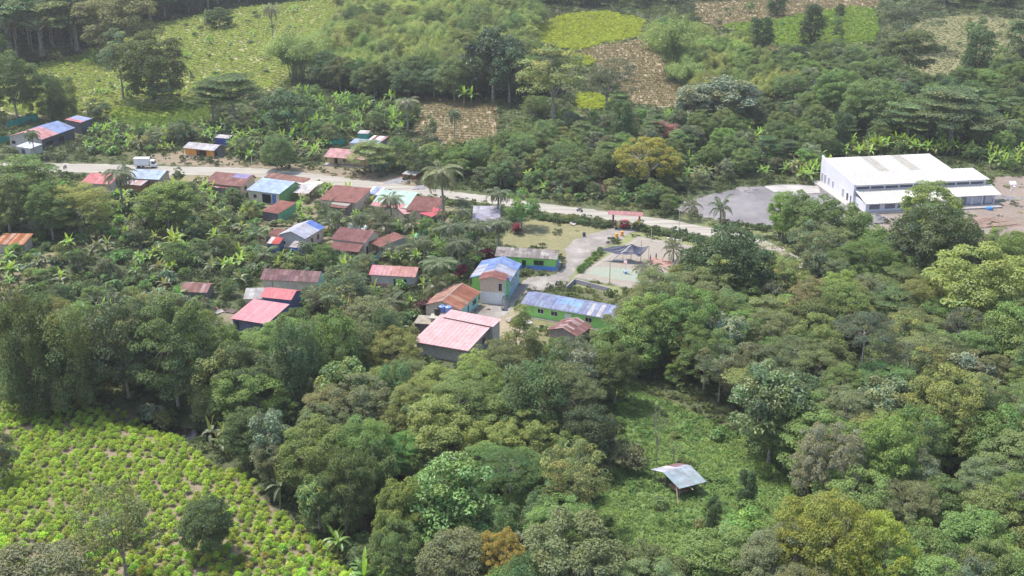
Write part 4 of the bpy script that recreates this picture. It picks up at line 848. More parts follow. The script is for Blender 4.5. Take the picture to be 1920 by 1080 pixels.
# --- the white market building
def market():
    o = empty('market_building', (92.77, 325.23, 0), rad(9.0), 'long white building with cream lean-to roof and two roof lights on a dirt lot', 'building')
    wW = 38.4; wB = 32.6; D1 = 9.5; D = 23.2; he = 5.9; hb = 7.3; WB = cm((.62, .62, .70), .7, .05, .2)
    S = Sheets(); pal = [((.78, .77, .75), 3), ((.75, .74, .73), 1)]
    hm = he + (hb - he) * D1 / D
    S.slope((.5, -.5, he - .02), (wW + .9, -.5, he - .02), (wW + .9, D1, hm), (.5, D1, hm), pal, sh=10, cv=.015, sw=1.0, lift=.004, seed=1)
    S.slope((.5, D1, hm), (wB + .4, D1, hm), (wB + .4, D, hb), (.5, D, hb), pal, sh=14, cv=.015, sw=1.0, lift=.004, seed=2, patches=[(.345, .435, .1, .93, (.52, .50, .45)), (.625, .715, .1, .93, (.52, .50, .45))])
    S.build('roof', o, ROOFC)
    m = MB(); A = .35
    # left gable wall with its parapet rising to the back
    m.prism([(0, 0), (D, 0), (D, 8.1), (D - 3, 7.6), (0, he + .15)], 0, A, 'x', WB)
    m.prism([(0, 0), (D1, 0), (D1, hm - .1), (0, he - .1)], wW - A, wW, 'x', WB)
    m.prism([(D1, 0), (D, 0), (D, hb - .1), (D1, hm - .1)], wB - A, wB, 'x', WB)
    m.box(A, wB - A, D - A, D, 0, hb - .1, WB); m.box(wB, wW - A, D1 - A, D1, 0, hm - .1, WB)
    m.box(A, wW - A, 0, A, 0, 4.55, WB); m.box(A, wW - A, 0, A, 5.3, he - .1, WB)
    n = 9
    for i in range(n + 1):
        x = A + (wW - 2 * A - .35) * i / n; m.box(x, x + .35, .002, A - .002, 4.55, 5.3, WB)
    wo = m.build('wall', o)
    p = MB()
    for i in range(n):
        x = A + (wW - 2 * A - .35) * i / n + .36; p.box(x, x + (wW - 2 * A - .35) / n - .38, .2, .24, 4.56, 5.29, cm((.09, .09, .12), .4))
    p.build('clerestory_pane', wo)
    # openings of the left wall
    for y, w_, z0, h in ((1.0, .8, .3, 2.3), (3.0, 1.3, .3, 2.4), (6.0, 1.4, .7, 2.3), (13.2, 1.2, 1.2, 2.0), (16.2, 1.2, 1.2, 2.2), (18.8, 1.4, .9, 2.6), (21.0, 1.2, .9, 2.6)):
        q = MB(); q.box(-.05, .02, y, y + w_, z0, z0 + h, WHITE); f = q.build('window', o); q = MB(); q.box(-.08, -.02, y + .1, y + w_ - .1, z0 + .1, z0 + h - .1, cm((.30, .30, .36), .5) if y > 4 else DARK); q.build('pane', f)
    # lean-to
    S = Sheets(); L0, L1 = .3, wW + 1.6; pc = [((.78, .77, .71), 3), ((.75, .74, .685), 1)]
    S.slope((L0, -7.6, 2.75), (24.5, -7.6, 2.75), (24.5, -.01, 4.35), (L0, -.01, 4.35), pc, sh=8, cv=.02, lift=.005, seed=3)
    S.slope((24.51, -6.0, 3.10), (L1, -6.0, 3.10), (L1, -.01, 4.35), (24.51, -.01, 4.35), pc, sh=8, cv=.02, lift=.005, seed=4)
    lr = S.build('lean_to_roof', o, ROOFC)
    m = MB(); y0 = -7.0
    xs_ = [.6, 2.0, 5.2, 6.6, 10.2, 10.7, 12.0, 13.2, 24.2]
    m.box(.6, 24.2, y0, y0 + .2, 0, 1.0, WB); m.box(.6, 24.2, y0, y0 + .2, 2.3, 2.78, WB)
    for a, b in ((.6, 1.6), (4.6, 6.0), (9.0, 9.6), (10.6, 11.4), (12.6, 17), (18.5, 24.2)): m.box(a, b, y0 + .002, y0 + .198, 1.0, 2.3, WB)
    m.box(.6, .8, y0 + .2, -.01, 0, 2.75, WB)
    m.box(24.6, wW, -4.4, -4.2, 0, 3.35, WB); m.box(24.2, 24.4, y0, -4.2, 0, 2.7, WB); m.box(wW - .2, wW, -4.2, -.01, 0, 3.3, WB)
    for x in (24.9, 28.2, 31.6, 34.6, wW - .35): m.box(x, x + .32, -5.6, -5.28, .35, 3.15, WB)
    wl = m.build('lean_to_wall', o)
    for a, b, z0, z1 in ((1.6, 4.6, 1.0, 2.3), (6.0, 9.0, 1.0, 2.3), (9.6, 10.6, 1.0, 2.3), (11.4, 12.6, 1.0, 2.3)):
        q = MB(); q.box(a, b, y0 + .10, y0 + .13, z0, z1, cm((.16, .15, .20), .4)); q.build('window_pane', wl)
    for a, b in ((26.0, 27.6), (29.2, 30.8), (35.3, 36.3)):
        q = MB(); q.box(a, b, -4.46, -4.38, .35, 2.75, cm((.30, .28, .32), .7)); q.build('door', o)
    q = MB(); q.box(-2.2, -.02, -2, D + .5, -.2, .55, cm((.36, .34, .33), .9)); q.box(.3, wW + 1, -8.3, -.02, -.2, .35, cm((.30, .28, .28), .9)); q.build('plinth', o)
market()
def solo(name, mb, loc, rz, label, cat, group=None, smooth=False):
    o = mb.build(name, None, smooth=smooth); o.location = loc; o.rotation_euler = (0, 0, rz); return setp(o, label, cat, group)
def gp(px, py, dz=0.0): p = W(px, py); return (p.x, p.y, p.z + dz)
# --- entrance gate
p0 = flat(1149, 428); p1 = flat(1198, 431); rz = math.atan2(*(p1 - p0)[::-1]); L = float(np.linalg.norm(p1 - p0))
o = empty('entrance_gate', (p0[0], p0[1], 0), rz, 'red roofed gateway on two painted pillars at the road', 'gate')
S = Sheets(); S.slope((-1.3, -1.1, 4.0), (L + .9, -1.1, 4.0), (L + .9, 0.25, 4.7), (-1.3, .25, 4.7), [((.56, .26, .27), 1)], sh=3, cv=.05); S.slope((L + .9, 1.5, 4.0), (-1.3, 1.5, 4.0), (-1.3, .29, 4.68), (L + .9, .29, 4.68), [((.62, .20, .20), 1)], sh=3, cv=.05); S.build('roof', o)
for x, cs in ((0, ((.14, .05, .05), (.20, .07, .05), (.10, .06, .06))), (L, ((.05, .16, .12), (.70, .50, .08), (.62, .04, .05)))):
    q = MB()
    for i, c in enumerate(cs): q.box(x - .22, x + .22, 0, .44, i * 1.35, (i + 1) * 1.35, cm(c, .6))
    q.build('pillar', o)
q = MB(); q.box(-.9, L + .6, .1, .3, 3.85, 3.98, WOODB); q.build('beam', o)
# --- motor tricycle under the gate, motorcycle and riders
TYRE = cm((.02, .02, .02), .8); REDP = cm((.55, .05, .06), .35, .05); SKIN = cm((.33, .18, .12), .6, .05); CHR = cm((.5, .5, .52), .3, .05)
def wheel(mb, c, r, w_, axis='y'):
    mb.lathe([(r * .55, -w_ / 2), (r, -w_ / 2), (r, w_ / 2), (r * .55, w_ / 2)], TYRE, c, 18, axis); mb.lathe([(.05, -w_ * .3), (r * .56, -w_ * .3), (r * .56, w_ * .3), (.05, w_ * .3)], CHR, c, 14, axis)
def motorcycle(px, py, rz, label, paint, parent=None):
    o = empty('motorcycle', gp(px, py, .03), rz, label, 'motorcycle')
    for x in (-.62, .65):
        q = MB(); wheel(q, (x, 0, .31), .31, .11); q.build('wheel', o)
    q = MB(); q.bar((-.62, .08, .31), (.0, .08, .40), .035, CHR); q.bar((-.62, -.08, .31), (0, -.08, .40), .035, CHR); q.box(-.18, .18, -.12, .12, .28, .6, STEEL); q.bar((-.3, 0, .62), (.45, 0, .85), .04, paint); q.build('frame', o)
    q = MB(); q.prism([(-.05, .66), (.42, .80), (.36, .95), (.0, .92), (-.1, .78)], -.13, .13, 'y', paint); q.build('tank', o, .03)
    q = MB(); q.prism([(-.75, .78), (-.05, .72), (-.02, .80), (-.7, .88)], -.13, .13, 'y', DARK); q.build('seat', o)
    q = MB(); q.bar((.65, .07, .31), (.42, .07, 1.0), .03, CHR); q.bar((.65, -.07, .31), (.42, -.07, 1.0), .03, CHR); q.build('fork', o)
    q = MB(); q.bar((.40, -.36, 1.05), (.40, .36, 1.05), .02, DARK); q.bar((.42, 0, .9), (.40, 0, 1.05), .04, DARK); q.build('handlebar', o)
    q = MB(); q.lathe([(.06, 0), (.09, .06), (.07, .12)], CHR, (.5, 0, .92), 10, 'x'); q.build('headlight', o); return o
def person(px, py, rz, label, shirt, pants, pose='stand', dz=0.0, dx=0.0, h=1.66, hair=(.02, .015, .012)):
    g0 = gp(px, py); o = empty('person', (g0[0] + dx, g0[1], g0[2] + dz), rz, label, 'person'); k = h / 1.7
    if pose == 'stand': J = dict(pel=(0, 0, .95), che=(0, 0, 1.30), nek=(0.01, 0, 1.47), hed=(.03, 0, 1.60), top=(.02, 0, 1.70), hl=(0, .1, .92), kl=(.03, .11, .50), al=(-.02, .12, .08), tl=(.13, .13, .04), hr=(0, -.1, .92), kr=(-.02, -.12, .50), ar=(-.06, -.14, .08), tr=(.10, -.16, .04),
                                  sl=(0, .19, 1.40), el=(-.02, .25, 1.13), wl=(.07, .25, .88), nl=(.10, .24, .80), sr=(0, -.19, 1.40), er=(-.02, -.26, 1.13), wr=(.08, -.24, .89), nr=(.11, -.23, .80))
    else: J = dict(pel=(-.25, 0, .90), che=(-.12, 0, 1.24), nek=(-.06, 0, 1.40), hed=(-.01, 0, 1.53), top=(-.02, 0, 1.63), hl=(-.2, .1, .88), kl=(.18, .22, .72), al=(.0, .2, .34), tl=(.14, .2, .30), hr=(-.2, -.1, .88), kr=(.18, -.22, .72), ar=(.0, -.2, .34), tr=(.14, -.2, .30),
                   sl=(-.1, .19, 1.33), el=(.10, .27, 1.12), wl=(.33, .28, 1.10), nl=(.40, .27, 1.08), sr=(-.1, -.19, 1.33), er=(.10, -.27, 1.12), wr=(.33, -.28, 1.10), nr=(.40, -.27, 1.08))
    RD = dict(pel=.13, che=.145, nek=.055, hed=.095, top=.06, hl=.09, kl=.06, al=.042, tl=.035, hr=.09, kr=.06, ar=.042, tr=.035, sl=.065, el=.042, wl=.030, nl=.028, sr=.065, er=.042, wr=.030, nr=.028)
    E = [('pel', 'che'), ('che', 'nek'), ('nek', 'hed'), ('hed', 'top'), ('pel', 'hl'), ('hl', 'kl'), ('kl', 'al'), ('al', 'tl'), ('pel', 'hr'), ('hr', 'kr'), ('kr', 'ar'), ('ar', 'tr'), ('che', 'sl'), ('sl', 'el'), ('el', 'wl'), ('wl', 'nl'), ('che', 'sr'), ('sr', 'er'), ('er', 'wr'), ('wr', 'nr')]
    def skin(name, ks, ed, mat, grow, parent, root):
        me = bpy.data.meshes.new(name); me.from_pydata([tuple(c * k for c in J[q]) for q in ks], [(ks.index(a), ks.index(b)) for a, b in ed], []); ob = link(name, me, parent); me.materials.append(mat)
        ob.modifiers.new('skin', 'SKIN'); me.skin_vertices.new() if not me.skin_vertices else None
        for i, q in enumerate(ks): me.skin_vertices[0].data[i].radius = ((RD[q] + grow) * k,) * 2; me.skin_vertices[0].data[i].use_root = q == root
        s_ = ob.modifiers.new('sub', 'SUBSURF'); s_.levels = s_.render_levels = 1; return ob
    J['pel2'] = J['pel']
    ks = [q for q in J if q != 'pel2']; body = skin('body', ks, E, SKIN, 0, o, 'pel')
    q = MB(); hx, hy, hz = (c * k for c in J['hed'])
    for s_ in (-1, 1): q.lathe([(.006, 0), (.012, .006), (.004, .012)], DARK, (hx + .085 * k, s_ * .035, hz), 6, 'x')
    q.bar((hx + .09 * k, 0, hz - .005), (hx + .115 * k, 0, hz - .03), .012, SKIN); q.bar((hx + .085 * k, -.025, hz - .055), (hx + .085 * k, .025, hz - .055), .007, REDP); q.build('face', body)
    q = MB(); q.lathe([(.10, -.02), (.112, .04), (.10, .09), (.05, .125), (.01, .13)], cm(hair, .6), (hx - .015, 0, hz), 12); q.build('hair', o, smooth=True)
    skin('shirt', ['pel', 'che', 'sl', 'el', 'sr', 'er'], [('pel', 'che'), ('che', 'sl'), ('sl', 'el'), ('che', 'sr'), ('sr', 'er')], cm(shirt, .8), .016, o, 'pel')
    skin('trousers', ['pel', 'hl', 'kl', 'al', 'hr', 'kr', 'ar'], [('pel', 'hl'), ('hl', 'kl'), ('kl', 'al'), ('pel', 'hr'), ('hr', 'kr'), ('kr', 'ar')], cm(pants, .8), .014, o, 'pel'); return o
motorcycle(1087, 397, rad(150), 'motorcycle being ridden along the pale road', cm((.1, .12, .3), .4)); person(1087, 397, rad(150), 'person in light shirt riding a motorcycle on the road', (.62, .60, .62), (.05, .06, .12), 'ride')
motorcycle(1047, 533, rad(40), 'motorcycle parked near the low painted wall', cm((.4, .4, .45), .4))
motorcycle(122, 316, rad(80), 'dark motorcycle standing on the road left of the box truck', cm((.05, .05, .07), .4))
person(1154, 424, rad(-70), 'person in blue and white top standing by the left gate pillar', (.35, .40, .62), (.10, .10, .16))
person(1230, 487, rad(200), 'person in dark clothes standing on the court near the palm', (.06, .05, .07), (.05, .04, .05))
person(1219, 489, rad(30), 'person in pale top on the court beside the one in dark clothes', (.55, .5, .6), (.08, .08, .1), h=1.5)
def tricycle(px, py, rz):
    o = empty('motor_tricycle', gp(px, py, .04), rz, 'red motor tricycle taxi parked under the red roofed gateway', 'tricycle')
    for x, y in ((1.35, 0), (-.85, .62), (-.85, -.62)):
        q = MB(); wheel(q, (x, y, .28), .28, .14); q.build('wheel', o)
    q = MB(); q.prism([(-1.3, .35), (.3, .35), (.45, .5), (.4, 1.0), (-1.2, 1.05), (-1.35, .8)], -.62, .62, 'y', REDP); q.prism([(.35, .5), (.95, .55), (.85, 1.05), (.4, 1.1)], -.35, .35, 'y', REDP); q.build('body', o, .04)
    q = MB(); q.prism([(-1.35, 1.75), (-1.2, 1.95), (.5, 2.0), (.85, 1.85), (.85, 1.80), (-1.3, 1.70)], -.68, .68, 'y', REDP); q.build('canopy', o, .03)
    q = MB()
    for x, y in ((-1.2, .6), (-1.2, -.6), (.35, .6), (.35, -.6), (.8, .45), (.8, -.45)): q.bar((x, y, .9), (x, y, 1.82), .025, DARK)
    q.build('canopy_frame', o)
    q = MB(); q.box(-1.1, -.3, -.5, .5, .8, 1.05, DARK); q.box(-1.15, -1.0, -.5, .5, 1.0, 1.5, DARK); q.box(.1, .6, -.15, .15, 1.1, 1.2, DARK); q.build('seat', o)
    q = MB(); q.bar((1.35, .09, .28), (1.0, .09, 1.15), .03, CHR); q.bar((1.35, -.09, .28), (1.0, -.09, 1.15), .03, CHR); q.bar((.98, -.36, 1.2), (.98, .36, 1.2), .02, DARK); q.build('fork', o)
    q = MB(); q.lathe([(.06, 0), (.1, .06), (.08, .12)], CHR, (1.1, 0, 1.02), 10, 'x'); q.build('headlight', o)
    q = MB(); q.prism([(1.02, .58), (1.5, .6), (1.62, .45), (1.55, .62), (1.3, .68), (1.0, .66)], -.1, .1, 'y', REDP); q.build('mudguard', o)
tricycle(1172, 427, rad(20))
# --- white box truck
def truck():
    o = empty('box_truck', gp(252, 316, .02), rad(2), 'white box truck driving along the road at left', 'truck'); M = Matrix.Identity(4); WV = cm((.76, .76, .80), .4, .03, .3)
    q = MB(); q.box(0, 4.9, -.1, 2.1, .95, 3.35, WV); b = q.build('cargo_box', o, .03)
    q = MB()
    for i in range(9): q.box(.15 + i * .57, .19 + i * .57, -.13, -.1, .97, 3.33, LAV)
    q.box(-.02, 4.92, -.14, -.1, 3.2, 3.3, GREYW); q.box(-.02, 4.92, -.14, -.1, .92, 1.02, GREYW); q.build('side_rib', b)
    q = MB(); q.prism([(5.15, .55), (6.95, .55), (7.0, 1.15), (6.75, 1.35), (6.45, 2.35), (6.2, 2.5), (5.15, 2.5)], 0, 2.0, 'y', WV); c = q.build('cab', o, .05)
    q = MB(); q.prism([(5.7, 1.5), (6.62, 1.5), (6.38, 2.25), (5.7, 2.25)], -.02, .0 + .01, 'y', GLASS); q.build('side_window', c)
    q = MB(); q.add([(6.76, .12, 1.42), (6.76, 1.88, 1.42), (6.50, 1.85, 2.3), (6.50, .15, 2.3)], [(0, 1, 2, 3)], GLASS); q.build('windscreen', c)
    for y in (.25, 1.6):
        q = MB(); q.box(6.96, 7.02, y, y + .25, .75, .95, CHR); q.build('headlight', c)
    q = MB(); q.box(6.9, 7.08, .0, 2.0, .42, .62, GREYW); q.build('bumper', c)
    q = MB(); q.bar((6.5, -.05, 1.7), (6.65, -.22, 1.75), .02, DARK); q.box(6.6, 6.68, -.3, -.15, 1.5, 1.95, DARK); q.build('mirror', c)
    q = MB(); q.box(.1, 6.8, .5, .65, .6, .85, DARK); q.box(.1, 6.8, 1.35, 1.5, .6, .85, DARK); q.box(2.4, 3.3, .0, .4, .45, .85, DARK); q.build('chassis', o)
    for x in (1.3, 6.0):
        for y in (.15, 1.85):
            q = MB(); wheel(q, (x, y, .42), .42, .26); q.build('wheel', o)
    o.scale = (.92, .92, .92)
truck()
# --- court furniture
TARP = cm((.045, .05, .09), .55, .2, 2)
def tarp():
    a = W(1182, 500); z0 = 0
    o = empty('shade_tarp', (*flat(1183, 500), 0), 0, 'dark navy peaked tarpaulin stretched over the court', 'tarpaulin'); bx_, by_ = flat(1183, 500)
    # anchor points (pixel, height) round the peak
    pk = flat(1184, 458, 4.2); pts = [((1125, 466), 3.2), ((1150, 461), 3.5), ((1172, 459), 3.5), (None, 0), ((1200, 478), 2.6), ((1217, 461), 3.6), ((1199, 481), 2.3), ((1190, 476), 2.7), ((1168, 476), 2.5), ((1145, 473), 2.6)]
    ring = [Vector((*flat(*p[0], p[1]), p[1])) for p in pts if p[0]]; c = Vector((*pk, 4.3)); V = []; Fc = []; Rn = 6; n = len(ring) * 4
    rr = []
    for i in range(len(ring)):
        for j in range(4): rr.append(ring[i].lerp(ring[(i + 1) % len(ring)], j / 4) - Vector((0, 0, .18 * math.sin(math.pi * j / 4))))
    V = [c]
    for k in range(1, Rn + 1):
        t = k / Rn
        for i, p in enumerate(rr): q = c.lerp(p, t); q.z -= .75 * math.sin(math.pi * t) * .8 + .05 * math.sin(i * 1.9) * t; V.append(q)
    Fc = [(0, 1 + i, 1 + (i + 1) % n) for i in range(n)]
    for k in range(Rn - 1):
        for i in range(n): Fc.append((1 + k * n + i, 1 + (k + 1) * n + i, 1 + (k + 1) * n + (i + 1) % n, 1 + k * n + (i + 1) % n))
    m = MB(); off = Vector((bx_, by_, 0)); m.add([v - off for v in V], Fc, TARP); q = m.build('canopy', o); sm = q.modifiers.new('solid', 'SOLIDIFY'); sm.thickness = .03
    q = MB(); q.bar((c.x - bx_, c.y - by_, 0), (c.x - bx_, c.y - by_, 4.25), .07, WOODT); q.build('pole', o)
    for p in (ring[0], ring[4], ring[7]):
        q = MB(); q.bar((p.x - bx_, p.y - by_, 0), (p.x - bx_, p.y - by_, p.z), .05, WOODT); q.build('pole', o)
tarp()
a = Vector((*flat(1147, 489, .3), .3)); b = Vector((*flat(1183, 460, 4.4), 4.4)); q = MB(); q.bar(a, b, .11, WHITE, .09, 8); setp(q.build('leaning_pole'), 'pale pole leaning up to the peak of the dark tarpaulin', 'pole')
o = empty('basketball_hoop', gp(1172, 514), rad(-60), 'basketball hoop with blue base and small red framed backboard', 'basketball hoop')
q = MB(); q.bar((0, 0, 0), (0, 0, 3.3), .06, WHITE); q.build('post', o); q = MB(); q.box(-.4, .4, -.35, .35, 0, .75, cm((.25, .38, .6), .6)); q.build('base', o)
q = MB(); q.box(-.6, .6, .0, .05, 2.6, 3.5, WHITE); q.box(-.62, .62, -.02, .0, 2.55, 2.65, REDP); q.box(-.62, .62, -.02, .0, 3.42, 3.5, REDP); q.build('backboard', o); q = MB(); q.lathe([(.22, 2.75), (.25, 2.75), (.25, 2.79), (.22, 2.79)], REDP, (0, -.3, 0), 14); q.build('rim', o)
o = empty('goal', gp(1250, 461), math.atan2(*(flat(1277, 465) - flat(1250, 460))[::-1]), 'white football goal frame at the far end of the court', 'goal'); gw = float(np.linalg.norm(flat(1277, 465) - flat(1250, 460)))
for x in (0, gw): q = MB(); q.bar((x, 0, 0), (x, 0, 2.1), .09, WHITE, None, 8); q.build('post', o)
q = MB(); q.bar((-.09, 0, 2.1), (gw + .09, 0, 2.1), .09, WHITE, None, 8); q.build('crossbar', o)
for x in (0, gw): q = MB(); q.bar((x, 0, 2.1), (x, 1.1, 0), .05, WHITE); q.build('brace', o)
for px, py, h, lab in ((1143, 532, 5.2, 'thin wooden pole at the near left corner of the court'), (1201, 497, 6.2, 'thin rusty pole beside the dark tarpaulin'), (1221, 455, 3.6, 'short pale pole at the far side of the court'), (1248, 462, 4.6, 'slim dark pole just left of the goal'), (1272, 443, 7.0, 'tall pale pole behind the goal'), (1260, 441, 2.8, 'short white post behind the goal'),
                       (473, 316, 5.2, 'pale wooden utility pole beside the road above the sky blue roof')):
    q = MB(); q.bar((0, 0, -.3), (0, 0, h), .09, WOODT if 'pale' not in lab and 'white' not in lab else cm((.6, .58, .52)), .06, 6); solo('pole', q, gp(px, py), 0, lab, 'pole')
q = MB(); q.box(-1.6, 1.6, -.3, .3, .45, .55, WHITE); q.box(-1.5, -1.3, -.2, .2, 0, .45, STEEL); q.box(1.3, 1.5, -.2, .2, 0, .45, STEEL); solo('bench', q, gp(1160, 491), rad(-12), 'pale bench in the shade under the tarpaulin', 'bench')
for px, py, lab in ((1156, 446, 'left one of two orange barrels at the edge of the path'), (1166, 442, 'right one of two orange barrels at the edge of the path')):
    q = MB(); q.lathe([(.36, 0), (.40, .06), (.40, .5), (.42, .54), (.40, .58), (.40, 1.15), (.34, 1.2), (.30, 1.14)], cm((.80, .36, .04), .5), n=16); solo('barrel', q, gp(px, py), 0, lab, 'barrel', smooth=False)
q = MB(); q.lathe([(.36, 0), (.38, .05), (.40, .5), (.38, 1.0), (.42, 1.15), (.36, 1.2), (.34, 1.12)], cm((.07, .07, .10), .6), n=14); q.box(-.5, .5, -.4, .4, -.02, .08, STEEL); solo('trash_barrel', q, gp(1095, 444), 0, 'dark barrel standing alone on the open yard', 'barrel')
# rainwater tanks on the slab above the pink roofs
o = empty('tank_slab', (*flat(807, 597, 2.9), 0), rad(-6), 'low concrete slab carrying the water tanks', 'platform'); q = MB(); q.box(-.2, 5.0, 0, 2.6, 2.75, 2.95, cm((.32, .31, .27))); q.build('slab', o); q = MB(); q.box(0, 4.8, .2, 2.4, -.2, 2.75, GREYW); q.build('base_wall', o)
def tank(px, py, z, r, h, col, lab):
    x, y = flat(px, py, z); o = empty('water_tank', (x, y, z), 0, lab, 'water tank'); M_ = cm(col, .5, .06)
    q = MB(); q.lathe([(r, 0), (r, h * .3), (r * 1.03, h * .32), (r, h * .34), (r, h * .62), (r * 1.03, h * .64), (r, h * .66), (r, h * .86), (r * .6, h * .97)], M_, n=20); q.build('body', o); q = MB(); q.lathe([(r * .32, h * .96), (r * .34, h * 1.05), (r * .1, h * 1.07)], M_, n=12); q.build('lid', o)
tank(829, 585, 2.96, .68, 1.5, (.16, .24, .58), 'left one of two blue water tanks on the slab'); tank(841, 586, 2.96, .68, 1.5, (.22, .30, .62), 'right one of two blue water tanks on the slab'); tank(820, 590, 2.96, .62, 1.7, (.02, .02, .025), 'black water tank standing beside two blue tanks'); tank(669, 381, .0, .62, 4.0, (.03, .03, .035), 'tall black tank at the corner of the wide rust red roof')
q = MB(); q.box(0, 5.2, 0, 4.6, 2.0, 2.15, cm((.25, .22, .18), .95, .3, 1)); q.box(.2, 5.0, .2, 4.4, -.1, 2.0, DKW); solo('terrace_roof', q, gp(776, 624), rad(-10), 'flat tan stained terrace roof left of the large pink roof', 'roof')
# low painted wall
PW = [flat(*p) for p in [(1062, 545), (1077, 531), (1142, 548), (1143, 556)]]
q = MB()
for i in range(3):
    a, b = Vector((*PW[i], 0)), Vector((*PW[i + 1], 0)); d = (b - a).normalized(); n_ = Vector((-d.y, d.x, 0)) * .1
    vs = [a - n_ - d * .09, b - n_ + d * .09, b + n_ + d * .09, a + n_ - d * .09]; q.add([(*v.xy, 0) for v in vs] + [(*v.xy, 1.1 - .01 * i) for v in vs], [(3, 2, 1, 0), (4, 5, 6, 7), (0, 1, 5, 4), (1, 2, 6, 5), (2, 3, 7, 6), (3, 0, 4, 7)], stain_mat('mural_wall_%d' % i, (.28, .36, .36), (.36, .33, .40), (.42, .30, .28), .8))
setp(q.build('low_wall'), 'low u-shaped painted wall behind the long blue roof', 'wall')
# kerb round the court
q = MB(); a, b = Vector((*cp[3], 0)), Vector((*cp[0], 0)); q.bar(a, b, .16, CONC); a, b = Vector((*cp[0], 0)), Vector((*cp[1], 0)); q.bar(a, b, .16, CONC); q = setp(q.build('kerb'), kind='structure')
# teal nets and fences
def net(pts, h, col, lab, name='net_fence', cat='fence', zs=0):
    P = [Vector((*flat(*p), 0)) for p in pts]; m = MB(); mt = cm(col, .6, .25, .8); o = empty(name, P[0], 0, lab, cat); V = []; Fc = []; k = 0
    for a, b in zip(P[:-1], P[1:]):
        for j in range(8):
            u, v = a.lerp(b, j / 8) - P[0], a.lerp(b, (j + 1) / 8) - P[0]; w1, w2 = .12 * math.sin(k), .12 * math.sin(k + 1); k += 1
            m.add([u + Vector((0, w1, 0)), v + Vector((0, w2, 0)), v + Vector((0, -w2, h + w2 * 1.2)), u + Vector((0, -w1, h + w1 * 1.2))], [(0, 1, 2, 3)], mt)
    q = m.build('netting', o); s_ = q.modifiers.new('solid', 'SOLIDIFY'); s_.thickness = .02
    for p in P:
        q = MB(); p = p - P[0]; q.bar((p.x, p.y, -.2), (p.x, p.y, h + .1), .05, WOODG); q.build('post', o)
net([(695, 500), (712, 488), (738, 474)], 1.9, (.30, .52, .48), 'pale teal sheet fence above the pink striped roof'); net([(617, 276), (632, 275), (647, 273)], 2.2, (.02, .28, .22), 'teal green net left of the pink verandah house'); net([(14, 243), (45, 232), (72, 226)], 2.4, (.02, .30, .24), 'bright teal net behind the red and blue roof'); net([(-15, 272), (3, 270), (18, 268)], 2.4, (.02, .26, .20), 'teal net at the far left beside the grey wall'); net([(708, 322), (722, 316), (738, 312)], 1.6, (.22, .40, .36), 'thin greyish teal net left of the red box shed')
def drape(pts, z, col, lab):
    P = [Vector((*flat(p[0], p[1], q_), q_)) for p, q_ in zip(pts, z)]; m = MB(); n = 8; V = []
    for i in range(n + 1):
        for j in range(n + 1):
            u, v = i / n, j / n; p = P[0].lerp(P[1], u).lerp(P[3].lerp(P[2], u), v); p.z += .18 * math.sin(u * 9 + v * 4) - .5 * math.sin(math.pi * u) * math.sin(math.pi * v); V.append(p)
    m.add(V, [(i * (n + 1) + j, (i + 1) * (n + 1) + j, (i + 1) * (n + 1) + j + 1, i * (n + 1) + j + 1) for i in range(n) for j in range(n)], cm(col, .45, .2)); q = m.build('tarpaulin', smooth=True); s_ = q.modifiers.new('solid', 'SOLIDIFY'); s_.thickness = .03; setp(q, lab, 'tarpaulin')
drape([(790, 441), (809, 432), (816, 419), (800, 426)], (.8, 1.2, 2.0, 1.6), (.03, .42, .34), 'crumpled bright teal tarpaulin between the palms and maroon roofs'); drape([(775, 446), (788, 445), (786, 437), (777, 438)], (.5, .7, 1.0, .8), (.04, .30, .26), 'smaller dull teal tarpaulin left of the bright one')
drape([(652, 600), (680, 606), (676, 618), (650, 611)], (1.0, 1.0, 1.6, 1.5), (.62, .62, .64), 'pale grey tarpaulin half hidden behind the treetops'); drape([(654, 418), (690, 424), (684, 431), (652, 426)], (1.2, 1.0, 1.1, 1.3), (.50, .62, .62), 'pale sheet lying over clutter above the maroon house')
# washing under the maroon roof
o = empty('washing_line', gp(624, 477), rad(-16), 'row of mixed laundry hanging under the maroon porch roof', 'washing line'); q = MB(); q.bar((0, 0, 1.7), (6.4, 0, 1.75), .012, DARK); q.build('line', o)
for i in range(12):
    c = [(.7, .68, .7), (.55, .12, .16), (.12, .14, .35), (.62, .5, .55), (.72, .72, .76), (.3, .1, .2)][i % 6]; q = MB(); x = .2 + i * .52; hh = random.uniform(.5, .9); q.box(x, x + .42, -.03 + .02 * (i % 3), .02 + .02 * (i % 3), 1.7 - hh, 1.7, cm(c, .8)); q.build('garment', o)
for xx in (0, 6.4):
    q = MB(); q.bar((xx, 0, 0), (xx, 0, 1.8), .04, WOODG); q.build('post', o)
# solar street lamp
o = empty('street_lamp', gp(1893, 384), 0, 'white street lamp with solar panel on the dirt lot', 'street lamp'); q = MB(); q.bar((0, 0, -.2), (0, 0, 6.2), .11, WHITE, .07, 8); q.build('post', o)
q = MB(); q.bar((0, 0, 5.4), (.1, -1.0, 5.6), .05, WHITE); q.build('arm', o); q = MB(); q.box(-.15, .25, -1.6, -.9, 5.55, 5.66, WHITE); q.build('lamp_head', o)
q = MB(); q.add([(-.9, -.6, 5.9), (.9, -.6, 5.9), (.9, .5, 6.6), (-.9, .5, 6.6), (-.9, -.6, 5.84), (.9, -.6, 5.84), (.9, .5, 6.54), (-.9, .5, 6.54)], [(0, 1, 2, 3), (7, 6, 5, 4), (0, 4, 5, 1), (1, 5, 6, 2), (2, 6, 7, 3), (3, 7, 4, 0)], cm((.55, .56, .62), .3)); q.build('solar_panel', o); q = MB(); q.box(-.25, .25, -.2, .2, 4.0, 4.6, WHITE); q.build('battery_box', o)
